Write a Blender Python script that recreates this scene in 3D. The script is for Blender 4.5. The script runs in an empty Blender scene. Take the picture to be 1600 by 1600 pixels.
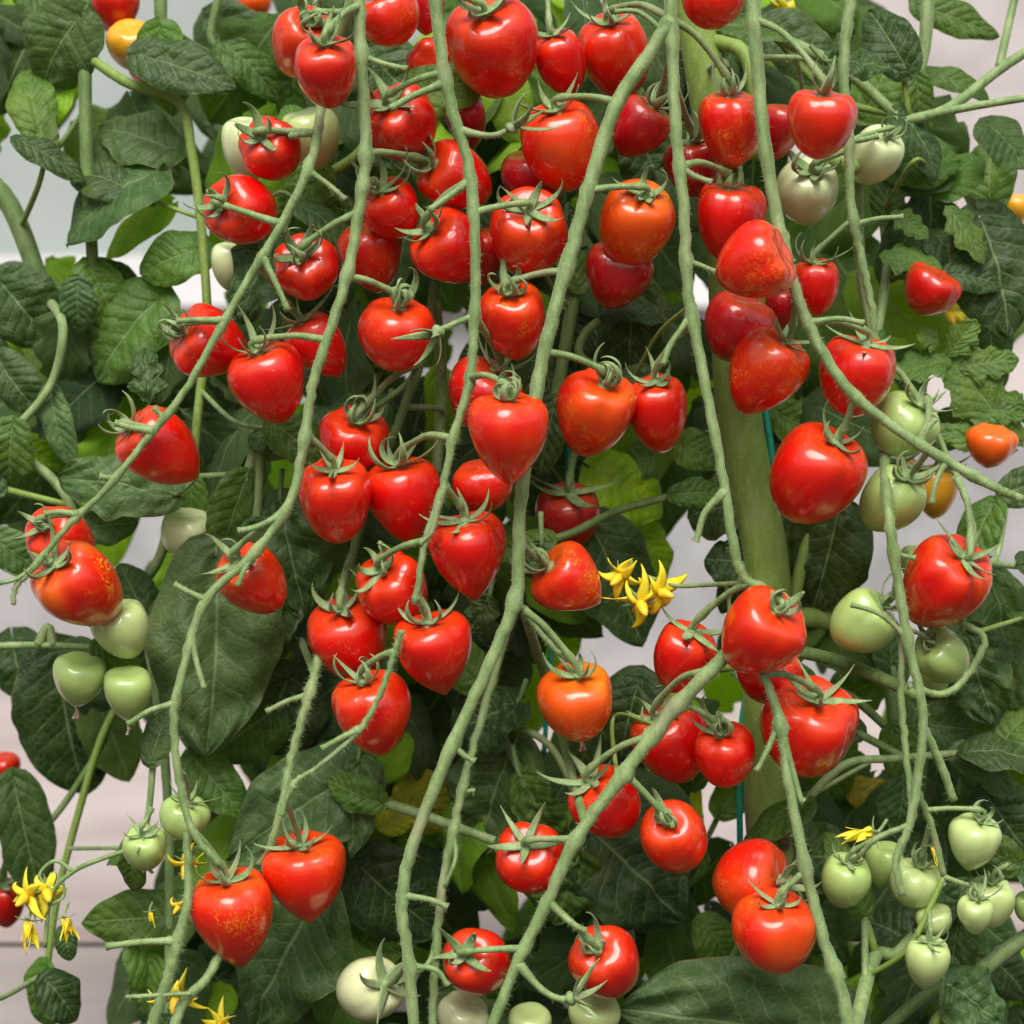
import bpy, math, random
from mathutils import Vector, Matrix, Quaternion, noise
R = math.radians
random.seed(11)
# ---------------------------------------------------------------- camera, world, sun, exposure
SC = bpy.context.scene
S = 0.00034            # metres per photo pixel in the plane of the trusses
DIST = 1.1             # camera to that plane
DP = DIST / S
cam = bpy.data.cameras.new('camera'); camo = bpy.data.objects.new('camera', cam)
SC.collection.objects.link(camo); SC.camera = camo
camo.location = (0, -DIST, 0); camo.rotation_euler = (R(90), 0, 0)
cam.sensor_width = 36; cam.lens = 36 * DIST / (1600 * S); cam.clip_start = 0.02; cam.clip_end = 200
cam.dof.use_dof = True; cam.dof.focus_distance = DIST - 0.01; cam.dof.aperture_fstop = 7.5
W = bpy.data.worlds.new('World'); SC.world = W; W.use_nodes = True
wt = W.node_tree; wt.nodes.clear()
sky = wt.nodes.new('ShaderNodeTexSky'); sky.sky_type = 'NISHITA'; sky.sun_disc = False
SUN_EL, SUN_AZ = 50, -8      # azimuth measured from behind the camera, negative = from the left
sky.sun_elevation = R(SUN_EL); sky.sun_rotation = R(180 + SUN_AZ)
sky.dust_density = 3.0; sky.air_density = 1.0
hs = wt.nodes.new('ShaderNodeHueSaturation'); hs.inputs['Saturation'].default_value = 0.35
bg = wt.nodes.new('ShaderNodeBackground'); bg.inputs['Strength'].default_value = 0.08
wo = wt.nodes.new('ShaderNodeOutputWorld')
wt.links.new(sky.outputs[0], hs.inputs['Color']); wt.links.new(hs.outputs[0], bg.inputs['Color']); wt.links.new(bg.outputs[0], wo.inputs['Surface'])
sl = bpy.data.lights.new('sun', 'SUN'); sl.energy = 2.7; sl.angle = R(42); sl.color = (1.0, 0.97, 0.92)
so = bpy.data.objects.new('sun', sl); SC.collection.objects.link(so)
sd = Vector((math.sin(R(SUN_AZ)) * math.cos(R(SUN_EL)), -math.cos(R(SUN_AZ)) * math.cos(R(SUN_EL)), math.sin(R(SUN_EL))))
so.rotation_euler = sd.to_track_quat('Z', 'Y').to_euler(); so.location = (0, -2, 3)
SC.view_settings.view_transform = 'Standard'; SC.view_settings.look = 'None'
SC.view_settings.exposure = 0.52; SC.view_settings.gamma = 1.0
SC.cycles.use_denoising = True
# ---------------------------------------------------------------- helpers
COL = SC.collection
def P(x, y, d=0.0):
    k = (DP + d) / DP
    return Vector(((x - 800) * S * k, d * S, (800 - y) * S * k))
def K(d): return S * (DP + d) / DP
def tag(o, label=None, cat=None, group=None, kind=None):
    if label: o['label'] = label
    if cat: o['category'] = cat
    if group: o['group'] = group
    if kind: o['kind'] = kind
    return o
def empty(name, loc, label=None, cat=None, group=None):
    o = bpy.data.objects.new(name, None); COL.objects.link(o); o.location = loc; o.empty_display_size = 0.01
    return tag(o, label, cat, group)
def mesh(name, vs, fs, mat, parent=None, org=None, uvs=None, smooth=True, color=None):
    me = bpy.data.meshes.new(name)
    if org is not None: vs = [tuple(Vector(v) - org) for v in vs]
    me.from_pydata([tuple(v) for v in vs], [], fs)
    if smooth: me.polygons.foreach_set('use_smooth', [True] * len(fs))
    if uvs is not None:
        ul = me.uv_layers.new(name='UVMap')
        ul.data.foreach_set('uv', [c for l in me.loops for c in uvs[l.vertex_index]])
    me.materials.append(mat); me.update()
    o = bpy.data.objects.new(name, me); COL.objects.link(o)
    if parent is not None: o.parent = parent
    elif org is not None: o.location = org
    if color is not None: o.color = color
    return o
def catmull(pts, n=6):
    pts = [Vector(p) for p in pts]
    if len(pts) < 3:
        a, b = pts; m = (a + b) / 2; return [a, (a + m) / 2, m, (m + b) / 2, b]
    out = []; q = [2 * pts[0] - pts[1]] + pts + [2 * pts[-1] - pts[-2]]
    for i in range(1, len(q) - 2):
        p0, p1, p2, p3 = q[i - 1], q[i], q[i + 1], q[i + 2]
        for k in range(n):
            t = k / n
            out.append(0.5 * ((2 * p1) + (p2 - p0) * t + (2 * p0 - 5 * p1 + 4 * p2 - p3) * t * t + (3 * p1 - p0 - 3 * p2 + p3) * t ** 3))
    out.append(pts[-1]); return out
def tube(vs, fs, pts, rads, seg=10, rough=0.0, flat=1.0, cap=True, hairs=0, hlen=0.0015, bump=0.0):
    """round tube along pts, radius per point; appends to vs, fs"""
    n = len(pts); b0 = len(vs)
    t = (pts[1] - pts[0]).normalized(); up = Vector((0, -1, 0))
    if abs(t.dot(up)) > 0.9: up = Vector((1, 0, 0))
    u = (up - t * up.dot(t)).normalized()
    sd_ = random.random() * 50
    for i, p in enumerate(pts):
        t = (pts[min(i + 1, n - 1)] - pts[max(i - 1, 0)])
        if t.length < 1e-9: t = Vector((0, 0, -1))
        t.normalize()
        u = (u - t * u.dot(t)).normalized(); w = t.cross(u)
        for k in range(seg):
            a = 2 * math.pi * k / seg
            r = rads[i] * (1 + rough * noise.noise(Vector((math.cos(a), math.sin(a), i * 0.7 + sd_)))) 
            vs.append(p + u * math.cos(a) * r + w * math.sin(a) * r * flat)
    for i in range(n - 1):
        for k in range(seg):
            a = b0 + i * seg + k; b = b0 + i * seg + (k + 1) % seg
            fs.append((a, b, b + seg, a + seg))
    if cap:
        fs.append(tuple(b0 + k for k in range(seg))[::-1]); fs.append(tuple(b0 + (n - 1) * seg + k for k in range(seg)))
    for _ in range(hairs):
        i = random.randrange(n - 1); f = random.random(); k = random.randrange(seg)
        q = vs[b0 + i * seg + k].lerp(vs[b0 + (i + 1) * seg + k], f); c = pts[i].lerp(pts[i + 1], f)
        q = q.lerp(vs[b0 + i * seg + (k + 1) % seg].lerp(vs[b0 + (i + 1) * seg + (k + 1) % seg], f), random.random())
        nrm = (q - c)
        if nrm.length < 1e-9: continue
        nrm.normalize(); tt = (pts[i + 1] - pts[i]).normalized()
        e = q + (nrm + Vector((random.uniform(-.4, .4), random.uniform(-.4, .4), random.uniform(-.5, .2)))) * hlen * random.uniform(.4, 1.2)
        h = len(vs); s_ = tt * 0.00008
        vs.extend([q - s_, q + s_, e]); fs.append((h, h + 1, h + 2))
def spline_tube(vs, fs, pts, r0, r1=None, n=6, nodes=(), **kw):
    c = catmull(pts, n); m = len(c)
    r1 = r0 if r1 is None else r1
    rad = [r0 + (r1 - r0) * i / (m - 1) for i in range(m)]
    tube(vs, fs, c, rad, **kw); return c
# ---------------------------------------------------------------- materials
def newmat(name):
    m = bpy.data.materials.new(name); m.use_nodes = True; nt = m.node_tree
    b = nt.nodes['Principled BSDF']; return m, nt, b
def N(nt, t, **kw):
    n = nt.nodes.new(t)
    for k, v in kw.items(): setattr(n, k, v)
    return n
def mth(nt, op, a, b=None, clamp=False):
    n = nt.nodes.new('ShaderNodeMath'); n.operation = op; n.use_clamp = clamp
    for i, v in enumerate((a, b)):
        if v is None: continue
        if isinstance(v, (int, float)): n.inputs[i].default_value = v
        else: nt.links.new(v, n.inputs[i])
    return n.outputs[0]
def ramp(nt, v, lo, hi):
    n = nt.nodes.new('ShaderNodeMapRange'); n.interpolation_type = 'SMOOTHSTEP'
    nt.links.new(v, n.inputs[0]); n.inputs[1].default_value = lo; n.inputs[2].default_value = hi; return n.outputs[0]
def mix(nt, f, a, b, mode='MIX'):
    n = nt.nodes.new('ShaderNodeMix'); n.data_type = 'RGBA'; n.blend_type = mode
    for i, v in ((0, f), (6, a), (7, b)):
        if isinstance(v, (int, float)): n.inputs[i].default_value = v
        elif isinstance(v, tuple): n.inputs[i].default_value = (*v, 1)
        else: nt.links.new(v, n.inputs[i])
    return n.outputs[2]
def noi(nt, vec, scale, detail=3, rough=.5, dist=0.0):
    n = nt.nodes.new('ShaderNodeTexNoise'); n.inputs['Scale'].default_value = scale; n.inputs['Detail'].default_value = detail
    n.inputs['Roughness'].default_value = rough; n.inputs['Distortion'].default_value = dist
    nt.links.new(vec, n.inputs['Vector']); return n.outputs[0]
def shifted(nt):
    tc = N(nt, 'ShaderNodeTexCoord'); oi = N(nt, 'ShaderNodeObjectInfo'); v = N(nt, 'ShaderNodeVectorMath', operation='ADD')
    s = mth(nt, 'MULTIPLY', oi.outputs['Random'], 40.0); c = N(nt, 'ShaderNodeCombineXYZ')
    nt.links.new(s, c.inputs[0]); nt.links.new(s, c.inputs[2]); nt.links.new(tc.outputs['Object'], v.inputs[0]); nt.links.new(c.outputs[0], v.inputs[1])
    return tc, oi, v.outputs[0]
def bump(nt, b, h, strength, dist=0.001):
    n = N(nt, 'ShaderNodeBump'); n.inputs['Strength'].default_value = strength; n.inputs['Distance'].default_value = dist
    nt.links.new(h, n.inputs['Height']); nt.links.new(n.outputs[0], b.inputs['Normal']); return n
# tomato skin: Object colour = ripeness (darkest red also carries painted shade), alpha = amount of gold flecking
def skin_material(name, fleck, fleck2):
    m, nt, b = newmat(name); tc, oi, v = shifted(nt)
    patch = ramp(nt, noi(nt, v, 38, 2), .50, .66)
    fine = ramp(nt, noi(nt, v, 330, 5, .7, 1.5), .50, .62)
    tiny = ramp(nt, noi(nt, v, 900, 2, .6), .69, .73)
    msk = mth(nt, 'MULTIPLY', mth(nt, 'MULTIPLY', patch, fine), mth(nt, 'MULTIPLY', oi.outputs['Alpha'], .62), True)
    soft = mth(nt, 'MULTIPLY', ramp(nt, noi(nt, v, 30, 2), .42, .7), mth(nt, 'MULTIPLY', oi.outputs['Alpha'], .36))
    sep = N(nt, 'ShaderNodeSeparateXYZ'); nt.links.new(tc.outputs['Generated'], sep.inputs[0])
    sh = mth(nt, 'MULTIPLY', ramp(nt, sep.outputs[2], .80, 1.0), .08)
    c = mix(nt, soft, oi.outputs['Color'], fleck)
    c = mix(nt, sh, c, fleck2)
    c = mix(nt, msk, c, fleck2)
    lot = mth(nt, 'MULTIPLY', ramp(nt, noi(nt, v, 26, 2), .45, .7), .55)
    c = mix(nt, mth(nt, 'MULTIPLY', tiny, lot), c, (.85, .60, .42))
    mk = mth(nt, 'MULTIPLY', ramp(nt, noi(nt, v, 55, 6, .75, 2.5), .60, .68), .10)
    c = mix(nt, mk, c, (.55, .30, .18))
    nt.links.new(c, b.inputs['Base Color'])
    b.inputs['Subsurface Weight'].default_value = .12; b.inputs['Subsurface Radius'].default_value = (1, .35, .15); b.inputs['Subsurface Scale'].default_value = .004
    rg = N(nt, 'ShaderNodeMapRange'); nt.links.new(noi(nt, v, 120, 3), rg.inputs[0]); rg.inputs[3].default_value = .24; rg.inputs[4].default_value = .50
    nt.links.new(rg.outputs[0], b.inputs['Roughness']); b.inputs['IOR'].default_value = 1.42
    b.inputs['Coat Weight'].default_value = .9; b.inputs['Coat Roughness'].default_value = .14; b.inputs['Coat IOR'].default_value = 1.52
    hh = mth(nt, 'ADD', mth(nt, 'MULTIPLY', noi(nt, v, 75, 3), 1.0), mth(nt, 'MULTIPLY', noi(nt, v, 1500, 2), .05))
    bump(nt, b, hh, .17, .0022); return m
M_RED = skin_material('ripe_skin', (.85, .22, .01), (1.0, .42, .02))
M_GRN = skin_material('unripe_skin', (.62, .72, .30), (.28, .46, .10))
# hairy stalk
def stalk_material(name, c1, c2, sheen=.35):
    m, nt, b = newmat(name); tc, oi, v = shifted(nt)
    mp = N(nt, 'ShaderNodeMapping'); mp.inputs['Scale'].default_value = (1, 1, .35); nt.links.new(v, mp.inputs[0])
    c = mix(nt, ramp(nt, noi(nt, mp.outputs[0], 160, 4, .65), .3, .7), c1, c2)
    sp = ramp(nt, noi(nt, v, 750, 3, .6), .60, .68)
    c = mix(nt, mth(nt, 'MULTIPLY', sp, .6), c, (.12, .09, .05))
    lt = ramp(nt, noi(nt, v, 1400, 2), .60, .70)
    c = mix(nt, mth(nt, 'MULTIPLY', lt, .35), c, (.62, .68, .52))
    br = ramp(nt, noi(nt, v, 22, 3), .55, .75)
    c = mix(nt, mth(nt, 'MULTIPLY', br, .5), c, (.29, .25, .15))
    c = mix(nt, mth(nt, 'MULTIPLY', ramp(nt, noi(nt, v, 210, 4, .6), .60, .70), .45), c, (.22, .15, .08))
    nt.links.new(c, b.inputs['Base Color']); b.inputs['Roughness'].default_value = .62
    b.inputs['Sheen Weight'].default_value = sheen; b.inputs['Sheen Roughness'].default_value = .35; b.inputs['Sheen Tint'].default_value = (1, .95, .85, 1)
    bump(nt, b, mth(nt, 'ADD', noi(nt, mp.outputs[0], 500, 3), mth(nt, 'MULTIPLY', noi(nt, v, 1600, 2), .5)), .45, .0008); return m
M_STALK = stalk_material('truss_stalk_green', (.135, .235, .062), (.27, .375, .14), .35)
M_SEPAL = stalk_material('sepal_green', (.14, .24, .065), (.30, .41, .17), .35)
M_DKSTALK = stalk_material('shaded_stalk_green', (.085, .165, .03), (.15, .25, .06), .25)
M_MAIN = stalk_material('main_stem_green', (.155, .26, .028), (.23, .34, .055), .15)
def leaf_material():
    m, nt, b = newmat('leaf_green'); tc, oi, v = shifted(nt)
    uv = N(nt, 'ShaderNodeSeparateXYZ'); nt.links.new(tc.outputs['UV'], uv.inputs[0])
    u = uv.outputs[0]; w = mth(nt, 'ABSOLUTE', mth(nt, 'SUBTRACT', uv.outputs[1], .5))     # 0 at midrib .. 0.5 at edge
    wob = mth(nt, 'MULTIPLY', mth(nt, 'SUBTRACT', noi(nt, v, 60, 2), .5), .12)
    sc = mth(nt, 'ADD', mth(nt, 'SUBTRACT', mth(nt, 'MULTIPLY', u, 7.5), mth(nt, 'MULTIPLY', w, 3.6)), mth(nt, 'MULTIPLY', wob, 6))
    fr = mth(nt, 'ABSOLUTE', mth(nt, 'SUBTRACT', mth(nt, 'FRACT', sc), .5))               # .0 at the vein
    side = mth(nt, 'SUBTRACT', 1.0, ramp(nt, fr, .0, .07))
    side = mth(nt, 'MULTIPLY', side, mth(nt, 'SUBTRACT', 1.0, ramp(nt, w, .25, .5)))
    mid = mth(nt, 'SUBTRACT', 1.0, ramp(nt, w, .004, .022))
    vein = mth(nt, 'MAXIMUM', mid, mth(nt, 'MULTIPLY', side, .55))
    vo = N(nt, 'ShaderNodeTexVoronoi', feature='DISTANCE_TO_EDGE'); vo.inputs['Scale'].default_value = 190; nt.links.new(v, vo.inputs['Vector'])
    net = ramp(nt, vo.outputs['Distance'], .0, .22)
    tone = noi(nt, v, 70, 4, .6)
    c = mix(nt, ramp(nt, tone, .3, .75), oi.outputs['Color'], mix(nt, 1.0, oi.outputs['Color'], (1.7, 1.4, 1.6), 'MULTIPLY'))
    c = mix(nt, mth(nt, 'MULTIPLY', vein, .55), c, (.33, .45, .19))
    c = mix(nt, mth(nt, 'MULTIPLY', mth(nt, 'SUBTRACT', 1.0, net), .12), c, (.22, .32, .16))
    sp = ramp(nt, noi(nt, v, 95, 5, .7, 1.0), .70, .74)
    c = mix(nt, mth(nt, 'MULTIPLY', sp, .7), c, (.20, .14, .05))
    ye = ramp(nt, noi(nt, v, 22, 3), .58, .78)
    c = mix(nt, mth(nt, 'MULTIPLY', ye, .30), c, (.20, .27, .03))
    edge = mth(nt, 'MULTIPLY', ramp(nt, w, .470, .5), ramp(nt, noi(nt, v, 45, 3), .45, .6))
    c = mix(nt, mth(nt, 'MULTIPLY', edge, .8), c, (.20, .17, .06))
    nt.links.new(c, b.inputs['Base Color']); b.inputs['Roughness'].default_value = .48; b.inputs['IOR'].default_value = 1.4
    b.inputs['Sheen Weight'].default_value = .06
    h = mth(nt, 'SUBTRACT', mth(nt, 'MULTIPLY', mth(nt, 'SUBTRACT', ramp(nt, fr, 0, .4), mth(nt, 'MULTIPLY', mid, 1.0)), .9), 0)
    h = mth(nt, 'ADD', h, mth(nt, 'ADD', mth(nt, 'MULTIPLY', net, .35), mth(nt, 'MULTIPLY', noi(nt, v, 150, 4, .6), 1.5)))
    bp = bump(nt, b, h, .42, .0014)
    tr = N(nt, 'ShaderNodeBsdfTranslucent'); tcx = mix(nt, 1.0, c, (1.3, 1.5, .35), 'MULTIPLY'); nt.links.new(tcx, tr.inputs[0]); nt.links.new(bp.outputs[0], tr.inputs['Normal'])
    ms = N(nt, 'ShaderNodeMixShader'); ms.inputs[0].default_value = .36
    nt.links.new(b.outputs[0], ms.inputs[1]); nt.links.new(tr.outputs[0], ms.inputs[2])
    nt.links.new(ms.outputs[0], nt.nodes['Material Output'].inputs[0]); return m
M_LEAF = leaf_material()
def plain(name, c1, c2, scale, rough=.6, bs=.2, bd=.001):
    m, nt, b = newmat(name); tc, oi, v = shifted(nt)
    c = mix(nt, ramp(nt, noi(nt, v, scale, 4, .6), .3, .7), c1, c2); nt.links.new(c, b.inputs['Base Color'])
    b.inputs['Roughness'].default_value = rough; bump(nt, b, noi(nt, v, scale * 3, 3), bs, bd); return m
M_PETAL = plain('petal_yellow', (.86, .66, .01), (.93, .80, .05), 150, .5)
M_CONE = plain('anther_yellow', (.85, .50, .01), (.90, .62, .03), 200, .5)
M_DRY = plain('dried_blossom_tan', (.50, .36, .24), (.72, .60, .46), 300, .8)
M_TWINE = plain('twine_teal', (.0, .22, .13), (.02, .36, .24), 600, .7, .6)
M_WALL = plain('painted_wall_grey', (.22, .215, .222), (.36, .35, .352), 5, .7)
M_WALLP = plain('painted_wall_pink', (.36, .32, .31), (.52, .47, .455), 4, .7)
M_SILL = plain('white_sill', (.60, .58, .58), (.66, .65, .65), 4, .6)
M_PANE = plain('frosted_glass', (.23, .285, .26), (.33, .37, .345), 1.5, .3)
M_FLOOR = plain('pink_paving', (.37, .31, .285), (.49, .42, .395), 3, .8)
M_JOINT = plain('paving_joint', (.36, .28, .25), (.45, .36, .33), 6, .9)
M_SCAR = plain('scar_brown', (.13, .08, .04), (.25, .17, .09), 300, .8, .5)
# ---------------------------------------------------------------- setting: ground sheet and the far wall
GZ = -0.37
def box(name, x0, x1, y0, y1, z0, z1, mat, parent=None, org=None):
    v = [(x, y, z) for x in (x0, x1) for y in (y0, y1) for z in (z0, z1)]
    f = [(0, 1, 3, 2), (4, 6, 7, 5), (0, 4, 5, 1), (2, 3, 7, 6), (0, 2, 6, 4), (1, 5, 7, 3)]
    return mesh(name, v, f, mat, parent, org, smooth=False)
g = mesh('ground', [(-60, -60, GZ), (60, -60, GZ), (60, 60, GZ), (-60, 60, GZ)], [(0, 1, 2, 3)], M_FLOOR, smooth=False); tag(g, kind='structure')
g = mesh('slab_joint', [(-8, .66, GZ + .004), (8, .66, GZ + .004), (8, .73, GZ + .004), (-8, .73, GZ + .004)], [(0, 1, 2, 3)], M_JOINT, smooth=False); tag(g, kind='structure')  # strip is the joint between floor slabs
M_SOIL = plain('dark_soil', (.035, .024, .017), (.075, .055, .04), 30, .95, .8, .01)
g = mesh('added_soil_bed', [(-20, -60, GZ + .006), (20, -60, GZ + .006), (20, .36, GZ + .006), (-20, .36, GZ + .006)], [(0, 1, 2, 3)], M_SOIL, smooth=False); tag(g, kind='structure')  # dark soil added out of view to cut reflections and upward fill light
WY = 3.0
wl = empty('greenhouse_wall', (0, WY, GZ), 'pale grey greenhouse wall with white sill seen blurred behind the plants', 'wall')
o_ = Vector((0, WY, GZ))
box('panel', -6, .55, WY, WY + .1, GZ, .40, M_WALL, wl, o_); box('panel', .552, 6, WY - .02, WY + .1, GZ + .55, 2.6, M_WALLP, wl, o_)
box('panel', .552, 6, WY - .02, WY + .1, GZ, GZ + .548, M_WALL, wl, o_)
box('sill', -6, .548, WY - .06, WY + .1, .402, .50, M_SILL, wl, o_)
for i in range(7):
    x = -5.2 + i * .80
    box('window_pane', x + .03, x + .77, WY + .04, WY + .06, .502, 2.6, M_PANE, wl, o_)
    box('window_bar', x - .028, x + .028, WY - .02, WY + .08, .502, 2.6, M_SILL, wl, o_)
# ---------------------------------------------------------------- builders
def frame_to(z, spin=0):
    q = Vector(z).normalized().to_track_quat('Z', 'Y'); return q.to_matrix() @ Matrix.Rotation(spin, 3, 'Z')
def sepal(parent, org, base, ax, ang, ln, wd, th0, curl, mat=None, twist=0, name='sepal'):
    """closed thin blade leaving base radially at angle ang round axis ax, elevation th0 growing by curl"""
    m = frame_to(ax); rad = m @ Vector((math.cos(ang), math.sin(ang), 0)); lat = m @ Vector((-math.sin(ang), math.cos(ang), 0)); axv = m @ Vector((0, 0, 1))
    n = 12; vs = []; fs = []; p = Vector(base); st = ln / n; seg = 6
    bend = random.uniform(-.9, .9)
    for i in range(n + 1):
        t = i / n; th = th0 + curl * t ** 1.3
        d = rad * math.cos(th) + axv * math.sin(th) + lat * bend * t * .6
        d.normalize(); nr = (-rad * math.sin(th) + axv * math.cos(th)); nr = (nr - d * nr.dot(d)).normalized()
        q = Matrix.Rotation(twist * t, 3, d); l2 = q @ d.cross(nr); n2 = q @ nr
        w = wd * .5 * (max(.0, (1 - t)) ** .7) * (.55 + 1.6 * t * (1 - t) + .25 * (1 - t)) + .00012; tk = (.00035 * (1 - t * .6) + w * .12) if name == 'sepal' else .00018
        for k in range(seg):
            a = 2 * math.pi * k / seg; x = math.cos(a) * w
            vs.append(p + l2 * x + n2 * (math.sin(a) * tk + .35 * abs(x) * (1 if curl > 0 else -1)))
        p = p + d * st
    for i in range(n):
        for k in range(seg):
            a = i * seg + k; b = i * seg + (k + 1) % seg; fs.append((a, b, b + seg, a + seg))
    fs.append(tuple(range(seg))[::-1]); fs.append(tuple(n * seg + k for k in range(seg)))
    return mesh(name, vs, fs, mat or M_SEPAL, parent, org)
def calyx(parent, org, base, ax, k, size=1.0, n=5, curl=1.6, th=.15):
    ax = Vector(ax).normalized(); vs = []; fs = []
    tube(vs, fs, [base - ax * 4 * k, base + ax * 1 * k, base + ax * 5 * k, base + ax * 10 * k], [12 * k * size, 12.5 * k * size, 8 * k * size, 5 * k], seg=12, rough=.2)
    c = mesh('calyx', vs, fs, M_SEPAL, parent, org)
    a0 = random.random() * 6
    for i in range(n):
        sepal(c, org, base + ax * 2.5 * k, ax, a0 + i * 2 * math.pi / n + random.uniform(-.25, .25), k * size * random.uniform(56, 92), k * size * random.uniform(13, 19),
              th + random.uniform(-.1, .35), curl * random.uniform(.4, 1.6), twist=random.uniform(-1.1, 1.1))
    return c
COLR = {'r': (.74, .004, .0015), 'R': (.62, .004, .002), 'D': (.46, .006, .010), 'o': (.88, .12, .008), 'O': (.86, .085, .002), 'Y': (.85, .40, .02), 'm': (.80, .012, .002),  # darkest red puts shade into the colour of fruits tucked behind
        'g': (.52, .64, .24), 'G': (.42, .57, .17), 'w': (.72, .79, .42), 'c': (.68, .69, .38)}
def fruit_mesh(w, l, heart, ribs, seed, col, fl, parent, rot, org_off, mat):
    rnd = random.Random(seed); nu, nv = 30, 44; vs = []; fs = []; ex = 2.1 if heart < .5 else 1.55
    k = rnd.choice((3, 4, 5, 5, 6)); ph = rnd.random() * 6; lop = rnd.uniform(-.10, .10); lph = rnd.random() * 6; dim = rnd.uniform(.07, .12)
    mx = max(math.sin(p) ** (.72 if p < 1.57 else .80) * (1 - heart * (p / math.pi) ** ex) for p in [i * math.pi / 60 for i in range(61)])
    for i in range(nu + 1):
        p = math.pi * i / nu
        rho = .5 * w * (math.sin(p) ** (.72 if p < 1.57 else .80) if p < math.pi else 0) * (1 - heart * (p / math.pi) ** ex) / mx
        z = .5 * l * math.cos(p) - l * dim * math.exp(-(p / .42) ** 2)
        if p > 2.5: z -= l * heart * .05 * ((p - 2.5) / .64) ** 2
        if i in (0, nu): vs.append((0, 0, z) if i == 0 else (lop * w * .3, 0, z)); continue
        for j in range(nv):
            a = 2 * math.pi * j / nv
            rr = 1 + ribs * (abs(math.cos(k * a / 2 + ph)) ** .7 - .6) * math.exp(-((p - .75) / .85) ** 2) * 1.0
            rr *= 1 + .045 * noise.noise(Vector((math.cos(a) * 1.3, math.sin(a) * 1.3, p + seed * 3.1)))
            rr *= 1 + lop * math.cos(a - lph) * math.sin(p)
            x = rho * rr * math.cos(a) + lop * w * .3 * (p / math.pi) ** 2
            vs.append((x, rho * rr * math.sin(a), z + ribs * .06 * l * math.cos(k * a + ph) * math.exp(-((p - .5) / .4) ** 2)))
    top = 0; bot = len(vs) - 1
    for j in range(nv): fs.append((0, 1 + j, 1 + (j + 1) % nv)); 
    for i in range(nu - 2):
        for j in range(nv):
            a = 1 + i * nv + j; b = 1 + i * nv + (j + 1) % nv; fs.append((a, a + nv, b + nv, b))
    for j in range(nv): a = 1 + (nu - 2) * nv; fs.append((a + j, bot, a + (j + 1) % nv))
    o = mesh('fruit', vs, fs, mat, parent, color=(*col, fl))
    o.rotation_mode = 'QUATERNION'; o.rotation_quaternion = rot.to_quaternion(); o.location = org_off
    return o, l * .5 - l * dim * .95
LAST = []; LINES = []
def snap(q, rad, maxd=220):
    best = None; lim = rad * S
    for ln in LINES:
        for p in ln:
            dd = math.hypot(p.x - q.x, p.z - q.z)
            if dd < lim and abs(p.y - q.y) < maxd * S: best = p; lim = dd
    return best.copy() if best is not None else None
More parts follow.
